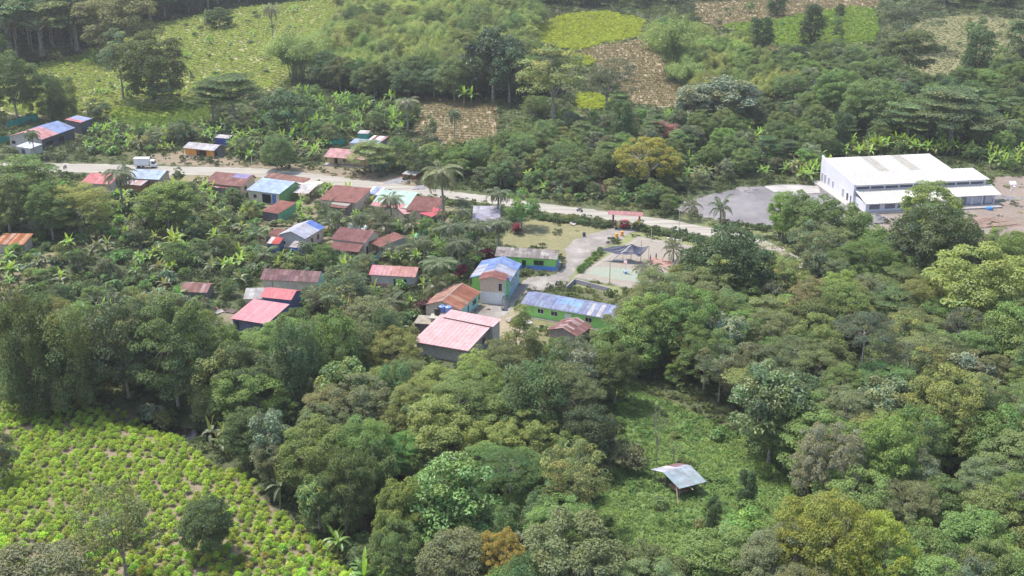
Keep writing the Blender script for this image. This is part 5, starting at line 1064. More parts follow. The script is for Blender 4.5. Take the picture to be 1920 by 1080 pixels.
# piles
def pile(px, py, rx, ry, h, mat, lab, name='gravel_pile', cat='pile', seed=0):
    r = np.random.default_rng(seed); n, k = 22, 8; V = [(0, 0, h)]; Fc = []
    for j in range(1, k + 1):
        for i in range(n):
            a = i * 6.283 / n; t = j / k; q_ = t * (1 + .18 * math.sin(a * 3 + seed) + .08 * r.normal()); V.append((math.cos(a) * rx * q_, math.sin(a) * ry * q_, h * (1 - t) ** .9 + r.normal() * .07 * h - (.25 if j == k else 0)))
    Fc = [(0, 1 + i, 1 + (i + 1) % n) for i in range(n)] + [(1 + j * n + i, 1 + (j + 1) * n + i, 1 + (j + 1) * n + (i + 1) % n, 1 + j * n + (i + 1) % n) for j in range(k - 1) for i in range(n)]
    m = MB(); m.add(V, Fc, mat); o = solo(name, m, gp(px, py), random.uniform(0, 1), lab, cat); return o
GV = cm((.20, .19, .20), .95, .25, 2); RD_ = cm((.21, .15, .12), .95, .2, 1); CEM = cm((.25, .24, .255), .95, .15, 2)
pile(1640, 413, 3.6, 3.2, 1.9, GV, 'grey rubble mound in front of the white building', seed=1); pile(1622, 420, 2.2, 2.5, 1.0, CEM, 'low grey heap left of the rubble mound by the white building', seed=2); pile(1878, 372, 6, 3, .8, GV, 'wide low grey heap right of the white building', seed=3)
pile(1850, 418, 9, 5, 1.3, RD_, 'long reddish earth bank in front of the dirt lot', 'earth_pile', seed=4); pile(745, 340, 4.5, 2.5, .8, CEM, 'pale gravel heap beside the road by the red box shed', seed=5); pile(787, 352, 3.0, 2.0, .7, CEM, 'small pale gravel heap at the road edge behind the tall palm', seed=6); pile(702, 328, 7, 3, .9, cm((.18, .13, .09), .95), 'brown earth heap in front of the pink verandah house', 'earth_pile', seed=7)
pile(1402, 356, 4, 3, .8, GV, 'grey debris heap at the back of the gravel yard', seed=8)
q = MB(); q.lathe([(.9, 0), (.95, .3), (.85, .7), (.4, .85)], cm((.05, .22, .55), .5), n=14); solo('blue_tub', q, gp(1855, 393), 0, 'blue plastic heap at the right front of the white building', 'tub')
# scattered boards and sheets
for i, (px, py, l, wd_, rz_, c, lab) in enumerate([(1050, 415, 1.5, .7, .2, (.7, .25, .22), 'red board lying near the long hedge'), (1075, 421, 1.9, 1.3, 1.0, WHT, 'white sheet lying near the long hedge'), (1018, 618, 2.6, .5, -.1, WHT, 'white plank on the ground left of the brown plank shed'), (185, 241, 3.0, 2.2, .3, (.62, .6, .6), 'pale sheet lying in the garden right of the red and blue roof'), (395, 583, 3.5, 1.3, .5, (.62, .35, .30), 'rusty pink sheet in the scrap heap left of the coral roof'), (408, 588, 3.0, 1.0, .9, (.66, .6, .6), 'whitish sheet in the scrap heap left of the coral roof'), (376, 585, 2.6, .9, 1.1, (.6, .58, .6), 'narrow pale sheet at the left end of the scrap heap'), (432, 586, 2.2, 1.0, -.3, (.25, .18, .2), 'dark sheet in the scrap heap beside the coral roof'), (180, 622, 2.6, 1.6, .1, (.5, .34, .3), 'rusty roof sheet showing between the left treetops'),
                                                     (380, 604, 3.0, 1.5, .2, (.5, .2, .16), 'red brown sheet below the scrap heap'), (740, 437, 3.0, 1.6, .3, (.12, .12, .25), 'dark blue cover beside the maroon side house'), (980, 607, 4.0, 1.3, .2, (.66, .62, .6), 'long pale sheet at the right end of the pink roofs'), (957, 602, 2.0, 1.5, .6, (.6, .55, .52), 'crumpled pale sheet near the right end of the pink roofs'), (1878, 378, 2.2, .8, .2, (.05, .14, .12), 'dark green crate lying left of the solar lamp'), (1906, 375, 1.8, .6, .1, (.6, .62, .45), 'pale board lying right of the solar lamp')]):
    q = MB(); S = Sheets(); S.slope((-l / 2, -wd_ / 2, .25), (l / 2, -wd_ / 2, .2), (l / 2, wd_ / 2, .55), (-l / 2, wd_ / 2, .6), [(c, 1)], seed=i, sw=.9, sh=2, cv=.1, bow=.1); oo = S.build('metal_sheet' if i not in (2,) else 'plank', None); oo.location = gp(px, py); oo.rotation_euler = (0, 0, rz_); setp(oo, lab, 'sheet' if i != 2 else 'plank')

# ================================================================== planting
for i in range(44):
    while True:
        px_, py_ = rng.uniform(380, 1000), rng.uniform(345, 640); a_ = flat(px_, py_)
        if pip(px_, py_, R['dirt1']) | pip(px_, py_, R['dirt3']) | pip(px_, py_, R['dirt4']) | pip(px_, py_, R['yard']): break
    sz_ = rng.uniform(.5, 1.5); c_ = [(.7, .7, .7), (.55, .3, .25), (.2, .3, .5), (.3, .28, .26), (.65, .6, .5), (.15, .15, .16)][i % 6]
    S = Sheets(); S.slope((-sz_ / 2, -.4, .08), (sz_ / 2, -.4, .14), (sz_ / 2, .4, .4), (-sz_ / 2, .4, .3), [(c_, 1)], seed=i, sw=.9, sh=2, bow=.08); oo = S.build('scrap_piece', None); oo.location = (a_[0], a_[1], 0.02); oo.rotation_euler = (0, 0, rng.uniform(0, 6)); setp(oo, 'small scrap piece lying on bare ground between the village houses', 'scrap', 'scrap pieces between the village houses')
T = hero
for a in [
 ('tall', 232, 62, 190, 62, 'grey', 'thin pale-trunked tree standing alone in the upper left field'),
 ('broad', 290, 60, 196, 112, 'deep', 'big dark spreading tree at the lower edge of the upper left field'),
 ('broad', 232, -22, 112, 128, 'brown', 'brownish-green giant tree at the edge of the upper left forest'),
 ('tall', 80, -15, 108, 120, 'olive', 'tall tree with bare pale trunks at the corner of the upper left field'),
 ('tall', 20, -30, 118, 110, 'deep', 'dark tall tree in the top left corner'),
 ('tall', 145, -30, 100, 110, 'dark', 'dark tall tree between the pale-trunked one and the brownish giant'),
 ('broad', 33, 103, 226, 82, 'deep', 'dark green tree at the left edge above the red and blue roof'),
 ('drape', 98, 142, 224, 52, 'dark', 'dark narrow tree directly behind the red and blue roof'),
 ('drape', 126, 146, 214, 42, 'olive', 'olive rounded tree just right of the dark narrow one behind the red and blue roof'),
 ('small', 62, 150, 222, 30, 'lime', 'pale yellow-green young tree between the dark trees behind the red and blue roof'),
 ('small', 180, 190, 226, 46, 'deep', 'dark bushy tree right of the small red and blue shed roof'),
 ('palm', 512, 4, 78, 42, 'grey', 'lone palm at the top of the upper left field'),
 ('broad', 412, 14, 53, 46, 'dark', 'round dark tree at the top edge of the upper left field'),
 ('banana', 385, 15, 48, 26, 'bananay', 'pale banana clump at the top edge of the upper left field'),
 ('small', 305, 160, 208, 52, 'mid', 'shrubby tree just below the big dark spreading field tree'),
 ('tier', 440, 138, 232, 120, 'deep', 'dark wide tree at the lower right of the upper left field'),
 ('tier', 400, 150, 230, 90, 'deep', 'flat-tiered tree left of the wide dark one below the field'),
 ('small', 545, 175, 255, 74, 'blue', 'rounded bluish dark tree above the roadside bananas'),
 ('dense', 520, 258, 320, 58, 'deep', 'round dark tree on the roadside right of the orange house'),
 ('tier', 700, 265, 326, 92, 'olive', 'spreading olive tree hiding the right end of the pink verandah house'),
 ('small', 752, 262, 322, 54, 'mid', 'bushy tree behind the small red box shed'),
 ('small', 785, 280, 330, 40, 'deep', 'dark bushy tree right of the red box shed'),
 ('silver', 925, 50, 190, 96, 'blue', 'silvery bluish tall tree in front of the bamboo grove'),
 ('silver', 955, 90, 196, 66, 'blue', 'darker silvery tree at the right end of the bamboo grove'),
 ('tall', 1037, 84, 250, 98, 'olive', 'tall olive tree rising over the middle gardens'),
 ('airy', 1137, 112, 214, 98, 'grey', 'grey open-crowned tree in front of the brown field'),
 ('broad', 852, 112, 192, 60, 'deep', 'deep green tree at the foot of the bamboo grove beside the banana clump'),
 ('banana', 882, 158, 200, 38, 'banana', 'large banana clump at the corner of the left brown field'),
 ('palm', 853, 200, 272, 38, 'palm', 'small palm standing in the left brown field'),
 ('palm', 765, 180, 250, 58, 'palmg', 'bushy palm at the left side of the left brown field'),
 ('small', 808, 220, 262, 22, 'brown', 'thin brownish tree at the left edge of the left brown field'),
 ('bamboo', 1265, 6, 148, 124, 'bamboo', 'largest pale bamboo clump beside the brown field'),
 ('bamboo', 1290, 100, 170, 84, 'bamboo', 'lower bamboo clump at the right of the brown field'),
 ('vine', 1425, 34, 104, 42, 'dark', 'dark vine column left of the bright green field'),
 ('vine', 1520, 10, 86, 44, 'dark', 'dark vine column standing in the bright green field'),
 ('vine', 1456, -20, 30, 32, 'dark', 'dark vine column at the top edge above the bright green field'),
 ('small', 1573, 10, 42, 20, 'deep', 'small dark tree inside the bright green field'),
 ('vine', 1828, 58, 158, 50, 'dark', 'dark vine column in front of the tan field'),
 ('vine', 1908, 40, 128, 56, 'deep', 'vine column at the right edge beside the tan field'),
 ('airy', 1690, -12, 92, 118, 'grey', 'grey tree with leaning white trunk above the middle right'),
 ('broad', 1700, 55, 150, 92, 'deep', 'bushy tree right below the grey white-trunked tree'),
 ('small', 1242, 230, 268, 58, 'red', 'reddish brown small tree in the middle gardens'),
 ('tufted', 1216, 258, 350, 116, 'yellow', 'yellow topped tree in the middle of the gardens'),
 ('vine', 1165, 192, 272, 38, 'deep', 'dark vine column left of the reddish brown tree'),
 ('silver', 1358, 150, 232, 110, 'silver', 'silvery tree with whitish leaves above the middle gardens'),
 ('silver', 1300, 160, 240, 70, 'silver', 'smaller silvery tree left of the whitish one'),
 ('tier', 1780, 165, 275, 180, 'deep', 'broad dark tree of flat layers above the white building'),
 ('tier', 1700, 190, 270, 120, 'deep', 'layered dark tree left of the broadest one above the white building'),
 ('vine', 1575, 212, 282, 36, 'dark', 'dark upright tree behind the white building corner'),
 ('palm', 833, 302, 428, 90, 'palmg', 'tall coconut palm in the village beside the road'),
 ('palm', 933, 350, 418, 60, 'palm', 'slim coconut palm in front of the lavender roof'),
 ('palm', 232, 308, 402, 78, 'palmg', 'slender coconut palm between the two roadside roofs'),
 ('palm', 735, 362, 428, 62, 'palmg', 'yellowish palm in front of the mint green roof'),
 ('lowpalm', 713, 388, 436, 60, 'palmg', 'young palm left of the yellowish one at the mint roof'),
 ('lowpalm', 614, 380, 418, 44, 'palm', 'young palm in front of the rust red roof'),
 ('palm', 848, 412, 500, 76, 'palm', 'first of the grouped palms above the garden left of the green school'),
 ('palm', 895, 410, 486, 62, 'palm', 'second of the grouped palms above the garden left of the green school'),
 ('palm', 935, 405, 474, 60, 'palm', 'palm between the lavender roof and the green school'),
 ('palm', 862, 440, 520, 66, 'palm', 'lower shaded palm left of the green school'),
 ('palm', 822, 480, 556, 80, 'palm', 'dark palm beside the rusty gable roof'),
 ('lowpalm', 818, 516, 566, 60, 'palmg', 'young grey palm below the dark palm'),
 ('croton', 868, 496, 524, 32, 'croton', 'magenta croton bush left of the blue patchy roof'),
 ('croton', 912, 464, 492, 32, 'croton', 'magenta croton bush left of the green school'),
 ('croton', 968, 418, 440, 26, 'croton', 'small dark pink croton bush beside the lavender roof'),
 ('croton', 792, 562, 592, 40, 'crotond', 'dark purple croton bush left of the rusty gable roof'),
 ('croton', 812, 555, 580, 30, 'crotond', 'dark purple croton bush nearest the rusty gable roof'),
 ('small', 978, 362, 428, 54, 'mid', 'leafy tree right of the lavender roof'),
 ('tier', 66, 292, 420, 130, 'mid', 'large layered tree left of the pinkish red roadside roof'),
 ('broad', 20, 318, 440, 100, 'deep', 'deep green tree at the left edge below the road'),
 ('fine', 152, 350, 440, 112, 'olive', 'olive rounded tree in front of the pinkish red roadside roof'),
 ('broad', 100, 350, 450, 80, 'deep', 'dark tree between the layered and the olive rounded trees'),
 ('broad', 318, 340, 432, 104, 'mid', 'rounded garden tree right of the slender palm'),
 ('palm', 66, 240, 300, 38, 'palm', 'short palm in front of the red and blue roof'),
 ('lowpalm', 1295, 368, 412, 46, 'palmg', 'left young palm at the near edge of the gravel yard'),
 ('lowpalm', 1350, 370, 418, 50, 'palmg', 'right young palm at the near edge of the gravel yard'),
 ('lowpalm', 1262, 448, 492, 50, 'palmg', 'young palm growing on the court edge'),
 ('palm', 1215, 490, 560, 80, 'palmg', 'palm at the near right corner of the court'),
 ('lowpalm', 1235, 520, 566, 66, 'palm', 'low palm in front of the court'),
 ('broad', 1465, 366, 452, 56, 'bright', 'pale green tree between the gravel yard and the forest'),
 ('broad', 1545, 378, 490, 110, 'deep', 'dark tree in front of the gravel yard corner'),
 ('broad', 1495, 366, 470, 70, 'mid', 'mid green tree left of the dark one at the gravel yard corner'),
 ('plume', 1592, 384, 462, 46, 'bright', 'pale plume tree left of the white building front'),
 ('plume', 1612, 402, 486, 58, 'bright', 'light green plume tree in front of the grey rubble mound'),
 ('broad', 1736, 350, 470, 104, 'mid', 'tall crown hiding the middle of the white building'),
 ('dense', 1744, 392, 545, 152, 'deep', 'huge dark round tree in front of the white building'),
 ('dense', 1357, 434, 572, 152, 'dark', 'dark glossy dome tree right of the court'),
 ('banana', 1900, 430, 500, 70, 'bananay', 'yellow-green leafy clump at the right edge below the earth bank'),
 ('broad', 1905, 445, 560, 90, 'bright', 'bright green tree at the right edge below the earth bank'),
 ('broad', 1820, 470, 640, 170, 'olive', 'broad olive tree at the right below the dirt lot'),
 ('airy', 1440, 460, 540, 84, 'olive', 'thin crowned tree right of the dark glossy dome'),
 ('umbrella', 1608, 586, 770, 112, 'silver', 'grey umbrella tree with forked white trunk in the right forest'),
 ('dense', 1896, 578, 705, 140, 'bright', 'bright green round tree at the right edge of the forest'),
 ('dense', 1712, 772, 890, 110, 'bright', 'bright green round tree in the lower right forest'),
 ('dense', 1885, 775, 900, 150, 'bright', 'widest bright green tree at the lower right edge'),
 ('tufted', 1542, 800, 968, 128, 'rust', 'rust-tinged tree right of the grass clearing'),
 ('broad', 1650, 785, 960, 108, 'mid', 'green tree right behind the rust-tinged one'),
 ('tufted', 1530, 936, 1150, 180, 'yellow', 'largest yellow-green tree at the bottom right'),
 ('tufted', 1640, 962, 1160, 130, 'yellow', 'smaller yellow-green tree joined right of the largest one'),
 ('silver', 1442, 692, 868, 136, 'deep', 'dark large-leaved tree at the right edge of the clearing'),
 ('broad', 1470, 745, 880, 90, 'mid', 'mid green tree right behind the dark large-leaved one by the clearing'),
 ('umbrella', 1900, 896, 1030, 110, 'bright', 'green umbrella-crowned tree at the lower right edge'),
 ('broad', 1760, 700, 860, 120, 'olive', 'olive crown left of the widest bright green tree'),
 ('airy', 240, 920, 1105, 150, 'olive', 'open-crowned tree with pale trunk inside the lower left coca field'),
 ('broad', 396, 938, 1046, 92, 'blue', 'bluish round tree inside the lower left coca field'),
 ('broad', 70, 1040, 1180, 200, 'grey', 'grey-green treetop at the bottom left corner'),
 ('small', 5, 820, 905, 60, 'brown', 'brownish bush cut by the left edge in the coca field'),
 ('tufted', 940, 1002, 1130, 96, 'gold', 'golden topped tree at the bottom centre'),
 ('broad', 755, 905, 1080, 96, 'olive', 'tree with golden shoulder beside the dark gap'),
 ('silver', 862, 872, 1040, 140, 'mid', 'tree with fanning pale limbs left of the white-trunked umbrella'),
 ('umbrella', 958, 848, 985, 116, 'mid', 'flat-topped tree with white trunk in the lower centre'),
 ('airy', 1072, 842, 1000, 118, 'olive', 'olive two-topped tree left of the clearing shelter'),
 ('broad', 1072, 982, 1160, 176, 'grey', 'pale grey-green tree at the bottom centre right'),
 ('broad', 822, 756, 880, 116, 'olive', 'olive tree with pale forked trunk in the centre forest'),
 ('drape', 560, 590, 772, 88, 'deep', 'vine-draped tree below the coral roof'),
 ('drape', 70, 540, 772, 120, 'deep', 'tallest vine-draped tree at the left edge of the riverside'),
 ('drape', 128, 585, 775, 110, 'olive', 'olive vine-draped tree right of the tallest one'),
 ('dense', 245, 572, 775, 140, 'deep', 'huge deep green tree in the left riverside forest'),
 ('broad', 335, 570, 765, 130, 'deep', 'dark broad tree right of the huge deep green one'),
 ('broad', 415, 612, 745, 104, 'mid', 'mid green tree below the scrap heap'),
 ('drape', 410, 650, 790, 100, 'olive', 'olive tree hung with brown vines over the stream bend'),
 ('broad', 632, 592, 740, 100, 'mid', 'mid green tree below the pale grey tarpaulin'),
 ('broad', 700, 560, 648, 90, 'grey', 'low spreading garden tree left of the terrace roof'),
 ('airy', 655, 500, 600, 90, 'grey', 'thin grey garden tree between the purplish and pink roofs'),
 ('bare', 652, 545, 625, 40, 'gold', 'nearly bare tree with golden tufts among the gardens'),
 ('bare', 205, 535, 625, 50, 'brown', 'bare branched tree behind the left riverside trees'),
 ('plume', 975, 580, 700, 70, 'olive', 'thin feathery tree in front of the pink hall end'),
 ('plume', 998, 625, 725, 64, 'olive', 'second feathery tree right of the pink hall'),
 ('fine', 1068, 690, 830, 110, 'brown', 'brownish fine-leaved tree in the centre forest'),
 ('drape', 1000, 680, 850, 120, 'deep', 'dark vine-draped tree left of the clearing top'),
 ('dense', 1100, 770, 880, 110, 'dark', 'dark low tree at the left edge of the clearing'),
 ('shrub', 1190, 830, 884, 64, 'brown', 'brownish shrub at the left edge of the clearing'),
 ('vine', 1398, 884, 952, 34, 'dark', 'dark upright bush right of the pole shelter'),
 ('vine', 1336, 938, 1000, 28, 'dark', 'small dark upright bush below the pole shelter'),
 ('bare', 1262, 820, 866, 22, 'brown', 'bare sapling standing above the pole shelter'),
 ('bare', 1231, 760, 872, 26, 'grey', 'slim pale sapling left above the pole shelter'),
 ('small', 1405, 958, 1022, 90, 'bright', 'bright green shrubby tree below the clearing'),
 ('broad', 1340, 1000, 1110, 130, 'mid', 'mid green tree at the bottom right of the clearing'),
 ('broad', 1215, 1030, 1140, 110, 'deep', 'green tree at the bottom below the clearing'),
 ('banana', 400, 772, 838, 52, 'palmg', 'large pale banana clump on the stream bank'),
 ('banana', 432, 792, 852, 56, 'palmg', 'second banana clump on the stream bank'),
 ('banana', 545, 866, 942, 60, 'palmg', 'grey-green banana clump beside the coca field edge'),
 ('banana', 640, 982, 1040, 62, 'banana', 'dark banana clump beside the shady gap'),
 ('banana', 690, 1030, 1100, 76, 'banana', 'biggest banana clump at the bottom edge'),
 ('bigleaf', 288, 756, 790, 44, 'silver', 'pale large-leaved plant at the upper edge of the coca field'),
 ('shrub', 315, 764, 804, 46, 'olive', 'olive shrub at the upper edge of the coca field'),
 ('tier', 82, 715, 775, 90, 'dark', 'dark low tree at the upper left edge of the coca field'),
 ('silver', 520, 775, 905, 80, 'silver', 'pale large-leaved tree at the right bend of the coca field'),
 ('small', 336, 316, 342, 18, 'deep', 'small round-headed tree beside the road at the pale blue roof'),
 ('broad', 1206, 560, 690, 96, 'mid', 'leafy tree overhanging the right end of the long green hall'),
 ('fine', 1232, 512, 640, 96, 'grey', 'grey-green tree in front of the near corner of the court'),
 ('broad', 1275, 545, 690, 110, 'mid', 'mid green tree below the palm at the court corner'),
 ('broad', 1152, 650, 760, 80, 'deep', 'deep green tree left of the top of the clearing'),
 ('bigleaf', 1120, 700, 740, 50, 'silver', 'pale leaved plant at the top of the clearing'),
 ('broad', 592, 792, 945, 112, 'mid', 'mid green tree over the stream beside the coca field bend'),
 ('broad', 650, 850, 1010, 96, 'deep', 'deep green tree just left of the shady gap'),
 ('broad', 520, 830, 925, 70, 'grey', 'grey-green low tree between the coca field and the stream'),
 ('fine', 690, 790, 930, 112, 'mid', 'fine leaved tree above the shady gap'),
 ('silver', 600, 900, 1000, 70, 'mid', 'large-leaved low tree on the near bank of the stream'),
 ('broad', 470, 770, 875, 84, 'deep', 'dark low tree right of the stream bank bananas'),
 ('broad', 745, 985, 1120, 84, 'deep', 'dark tree right below the shady gap'),
 ('bamboo', 560, 40, 150, 120, 'bamboo', 'bamboo clump at the right side of the upper left field'),
 ('broad', 1640, 150, 250, 100, 'deep', 'dark crown above the corner of the white building'),
 ('broad', 1560, 130, 225, 70, 'mid', 'rounded tree left above the white building'),
]: T(*a)

# ------------------------------------------------------------------ what must stay in sight
prot = []
def protect_poly(poly, step=9, shrink=0):
    x0 = min(p[0] for p in poly); x1 = max(p[0] for p in poly); y0 = min(p[1] for p in poly); y1 = max(p[1] for p in poly)
    gx, gy = np.meshgrid(np.arange(x0, x1, step), np.arange(y0, y1, step * .6)); m = pip(gx, gy, poly); prot.extend(zip(gx[m], gy[m]))
for k in ('far_coca', 'bright', 'bright2', 'brown1', 'brown2', 'brown3', 'tan', 'clearing', 'reddirt', 'yard', 'b3', 'b4', 'low_coca'): protect_poly(R[k])
for P_ in (LOT, PLAZA, COURT): protect_poly(P_, 6)
for (a, h1), (b, h2) in zip(ROADC[:-1], ROADC[1:]):
    for t in np.arange(0, 1, .08): prot.append((a[0] + (b[0] - a[0]) * t, a[1] + (b[1] - a[1]) * t))
for a, rz, w_, d_ in HOUSES:
    for u in np.linspace(0, 1, 6):
        for v in np.linspace(0, 1, 5):
            x = a[0] + math.cos(rz) * w_ * u - math.sin(rz) * d_ * v; y = a[1] + math.sin(rz) * w_ * u + math.cos(rz) * d_ * v; q = proj(x, y, 3.2); prot.append((q[0], q[1]))
            if v == 0:
                for zz in ((2.6, 1.6, .9) if 760 < q[0] < 1125 or (420 < q[0] < 560 and q[1] > 560) else ((1.5,) if 440 < q[0] < 760 and q[1] < 480 else ())): q = proj(x, y, zz); prot.append((q[0], q[1]))
for x in np.arange(1550, 1860, 9):
    for y in np.arange(300, 398, 7): prot.append((x, y))
for x in np.arange(1028, 1120, 7):
    for y in np.arange(598, 652, 6): prot.append((x, y))
for x0_, x1_, y0_, y1_ in ((1598, 1618, 655, 745), (952, 964, 895, 965), (842, 872, 930, 1000), (236, 246, 1000, 1065), (1068, 1078, 930, 975), (822, 830, 810, 860)):
    for x in np.arange(x0_, x1_, 7):
        for y in np.arange(y0_, y1_, 8): prot.append((x, y))
prot = np.array(prot, float)
HX = [(a, rz, w_, d_) for a, rz, w_, d_ in HOUSES] + [(np.array([92.8, 317.0]), rad(9), 41, 32)]
def in_house(x, y, pad):
    r = np.zeros(np.shape(x), bool)
    for a, rz, w_, d_ in HX:
        dx, dy = x - a[0], y - a[1]; u = dx * math.cos(rz) + dy * math.sin(rz); v = -dx * math.sin(rz) + dy * math.cos(rz); r |= (u > -pad) & (u < w_ + pad) & (v > -pad) & (v < d_ + pad)
    return r
ROADW = np.array([p for p, _ in cen])
BARE_POLY = [LOT, PLAZA, COURT]
def hard(x, y, pad=0):
    px, py = region_xy(x, y); r = in_house(x, y, .3 + pad) | (seg_dist(x, y, ROADW) < np.where(x > -60, 3.9, 5.2) + pad)
    for P_ in BARE_POLY: r |= pip(px, py, P_)
    return r
def pts_in(poly, step, seed=0, jit=1.0, wpoly=None):
    """jittered grid of world points whose picture position falls in the polygon"""
    P = np.array([flat(max(-900, p[0]), max(-170, p[1])) for p in poly]); x0, y0 = P.min(0) - 12; x1, y1 = P.max(0) + 30; r = np.random.default_rng(seed)
    gx, gy = np.meshgrid(np.arange(x0, x1, step), np.arange(y0, y1, step)); gx = gx.ravel() + r.uniform(-.5, .5, gx.size) * step * jit; gy = gy.ravel() + r.uniform(-.5, .5, gy.size) * step * jit
    px, py = region_xy(gx, gy); m = pip(px, py, poly); return np.stack([gx[m], gy[m]], -1)
def fill(poly, step, mix, where, seed, strict=.8, keep=1.0, over=.5, limit=None):
    P = pts_in(poly, step, seed, .95); rng.shuffle(P); wt = np.array([m[1] for m in mix], float); wt /= wt.sum(); n = 0
    hd = hard(P[:, 0], P[:, 1], 0); rv = seg_dist(P[:, 0], P[:, 1], RIVER) < 1.6 if P[:, 1].min() < 240 else np.zeros(len(P), bool)
    for (x, y), h_, rr_ in zip(P, hd, rv):
        if h_ or rr_ or rng.random() > keep: continue
        k = mix[rng.choice(len(mix), p=wt)]; kind, _, h0, h1, tints = k; H = rng.uniform(h0, h1); H0, W0, _p = PROTO[kind][0]; wd_ = W0 * H / H0 * rng.uniform(.88, 1.15)
        if any((x - a) ** 2 + (y - b) ** 2 < (over * (c + wd_ / 2)) ** 2 for a, b, c in PLANTS): continue
        z = float(zt(x, y)); px, pb, dep = proj(x, y, z); _, pt, _ = proj(x, y, z + H); rw = wd_ / 2 * F / dep
        if px < -rw * .6 or px > 1920 + rw * .6 or pt > 1085 or pb < -5: continue
        # only the crown matters; small trees count down to the ground
        cy, ry = (pt + pb) / 2, max(2, (pb - pt) / 2)
        e = ((prot[:, 0] - px) / (rw * strict)) ** 2 + ((prot[:, 1] - cy) / (ry * strict)) ** 2
        if (e < 1).any(): continue
        t = tints[rng.integers(len(tints))]; put(kind, x, y, H, t, wd_, where, group='%ss %s' % (KN[kind][2], where)); n += 1
        if limit and n >= limit: break
    return n
cnt = {}
FO = ['deep', 'mid', 'dark', 'brown']
cnt['topleft'] = fill([(-80, 165), (30, 125), (110, 103), (200, 72), (290, 42), (400, 18), (520, -2), (640, -20), (640, -90), (-80, -90)], 7.0, [('broad', 3, 15, 22, ['deep', 'dark', 'brown']), ('tall', 3, 18, 26, ['deep', 'dark', 'olive']), ('fine', 1, 15, 22, ['deep', 'dark'])], 'in the shaded forest at the upper left', 1, .55)
cnt['bam'] = fill([(575, 90), (600, 150), (640, 165), (760, 160), (860, 160), (960, 150), (1030, 110), (1000, 90), (1010, 45), (900, -5), (700, -30), (640, 0), (600, 40)], 6.5, [('bamboo', 7, 11, 15, ['bamboo', 'bamboo', 'bambooy']), ('fine', 1, 12, 16, ['deep', 'olive'])], 'in the bamboo grove at the top', 2, .6, over=.42)
cnt['bam2'] = fill([(590, 150), (640, 180), (700, 188), (800, 190), (880, 190), (1000, 190), (1040, 170), (1020, 130), (860, 160), (640, 162)], 6, [('broad', 4, 9, 14, ['dark', 'deep', 'deep']), ('dense', 1, 9, 12, ['deep', 'dark']), ('fine', 1, 9, 13, ['deep'])], 'along the dark foot of the bamboo grove', 3, .6, over=.45)
cnt['topright'] = fill([(640, -8), (1000, 22), (1130, 14), (1210, 26), (1290, -4), (1400, -14), (1700, -25), (1760, 18), (1960, 30), (1960, -70), (640, -70)], 8, [('broad', 3, 9, 14, ['mid', 'deep', 'olive']), ('bamboo', 2, 10, 13, ['bamboo']), ('small', 2, 5, 8, ['mid', 'brown']), ('fine', 1, 9, 13, ['olive'])], 'beyond the fields along the top edge', 4, .5)
cnt['ru1'] = fill([(1215, 85), (1290, 60), (1370, 78), (1440, 92), (1450, 140), (1500, 190), (1300, 215), (1290, 170)], 6, [('bamboo', 6, 7, 11, ['bambooy', 'bambooy', 'bamboo']), ('small', 2, 5, 8, ['olive', 'mid']), ('broad', 1, 8, 11, ['mid'])], 'below the bright green field', 5, .6, over=.42)
cnt['ru2'] = fill([(1440, 110), (1560, 122), (1700, 150), (1800, 142), (1960, 130), (1960, 220), (1750, 235), (1500, 225), (1450, 180)], 6.5, [('broad', 4, 8, 13, ['deep', 'mid', 'dark']), ('silver', 1, 8, 12, ['silver', 'grey', 'blue']), ('fine', 2, 8, 12, ['deep', 'mid']), ('vine', 1, 8, 13, ['dark', 'deep']), ('small', 3, 5, 8, ['mid', 'bright', 'deep'])], 'in the wooded band above the white building', 6, .6, over=.45)
cnt['ru3'] = fill([(1290, 215), (1500, 220), (1750, 232), (1960, 215), (1960, 300), (1840, 296), (1700, 272), (1545, 288), (1540, 320), (1480, 330), (1380, 345), (1260, 360), (1130, 352), (1110, 300), (1060, 250), (1150, 215)], 5.5, [('broad', 2, 7, 10, ['deep', 'mid']), ('tier', 2, 7, 10, ['deep', 'mid']), ('small', 4, 4, 7.5, ['mid', 'deep', 'grey', 'bright']), ('banana', 5, 3.5, 5.5, ['banana', 'bananay', 'banana', 'palmg']), ('silver', .8, 7, 9, ['silver', 'grey'])], 'in the gardens left of the white building', 7, .55, over=.40)
cnt['ru4'] = fill([(1520, 296), (1700, 274), (1850, 296), (1960, 302), (1960, 322), (1865, 325), (1800, 300), (1680, 290), (1550, 300), (1545, 345), (1500, 345), (1490, 320)], 3.6, [('banana', 6, 4, 6, ['banana', 'bananay', 'bananay']), ('small', 1, 3.5, 5, ['mid', 'bright'])], 'in the row directly behind the white building', 8, .45, over=.34)
cnt['mid'] = fill([(800, 278), (940, 280), (960, 245), (1000, 215), (1080, 225), (1130, 300), (1130, 350), (1040, 370), (900, 352), (850, 340), (800, 330)], 5, [('broad', 2, 6, 10, ['mid', 'deep']), ('small', 4, 4, 7.5, ['mid', 'olive', 'deep', 'grey']), ('banana', 2, 3.5, 5, ['banana', 'bananay']), ('airy', 1, 8, 11, ['grey', 'mid'])], 'between the road and the brown fields', 9, .55, over=.42)
cnt['roadside'] = fill([(1010, 372), (1130, 385), (1260, 402), (1270, 385), (1290, 362), (1240, 340), (1130, 350), (1040, 355), (960, 350)], 3.6, [('shrub', 4, 1.8, 3.2, ['mid', 'olive', 'deep']), ('bigleaf', 2, 2, 3, ['banana', 'grey']), ('small', 2, 3.5, 6, ['mid', 'deep'])], 'on the far verge of the road', 10, .5, over=.4)
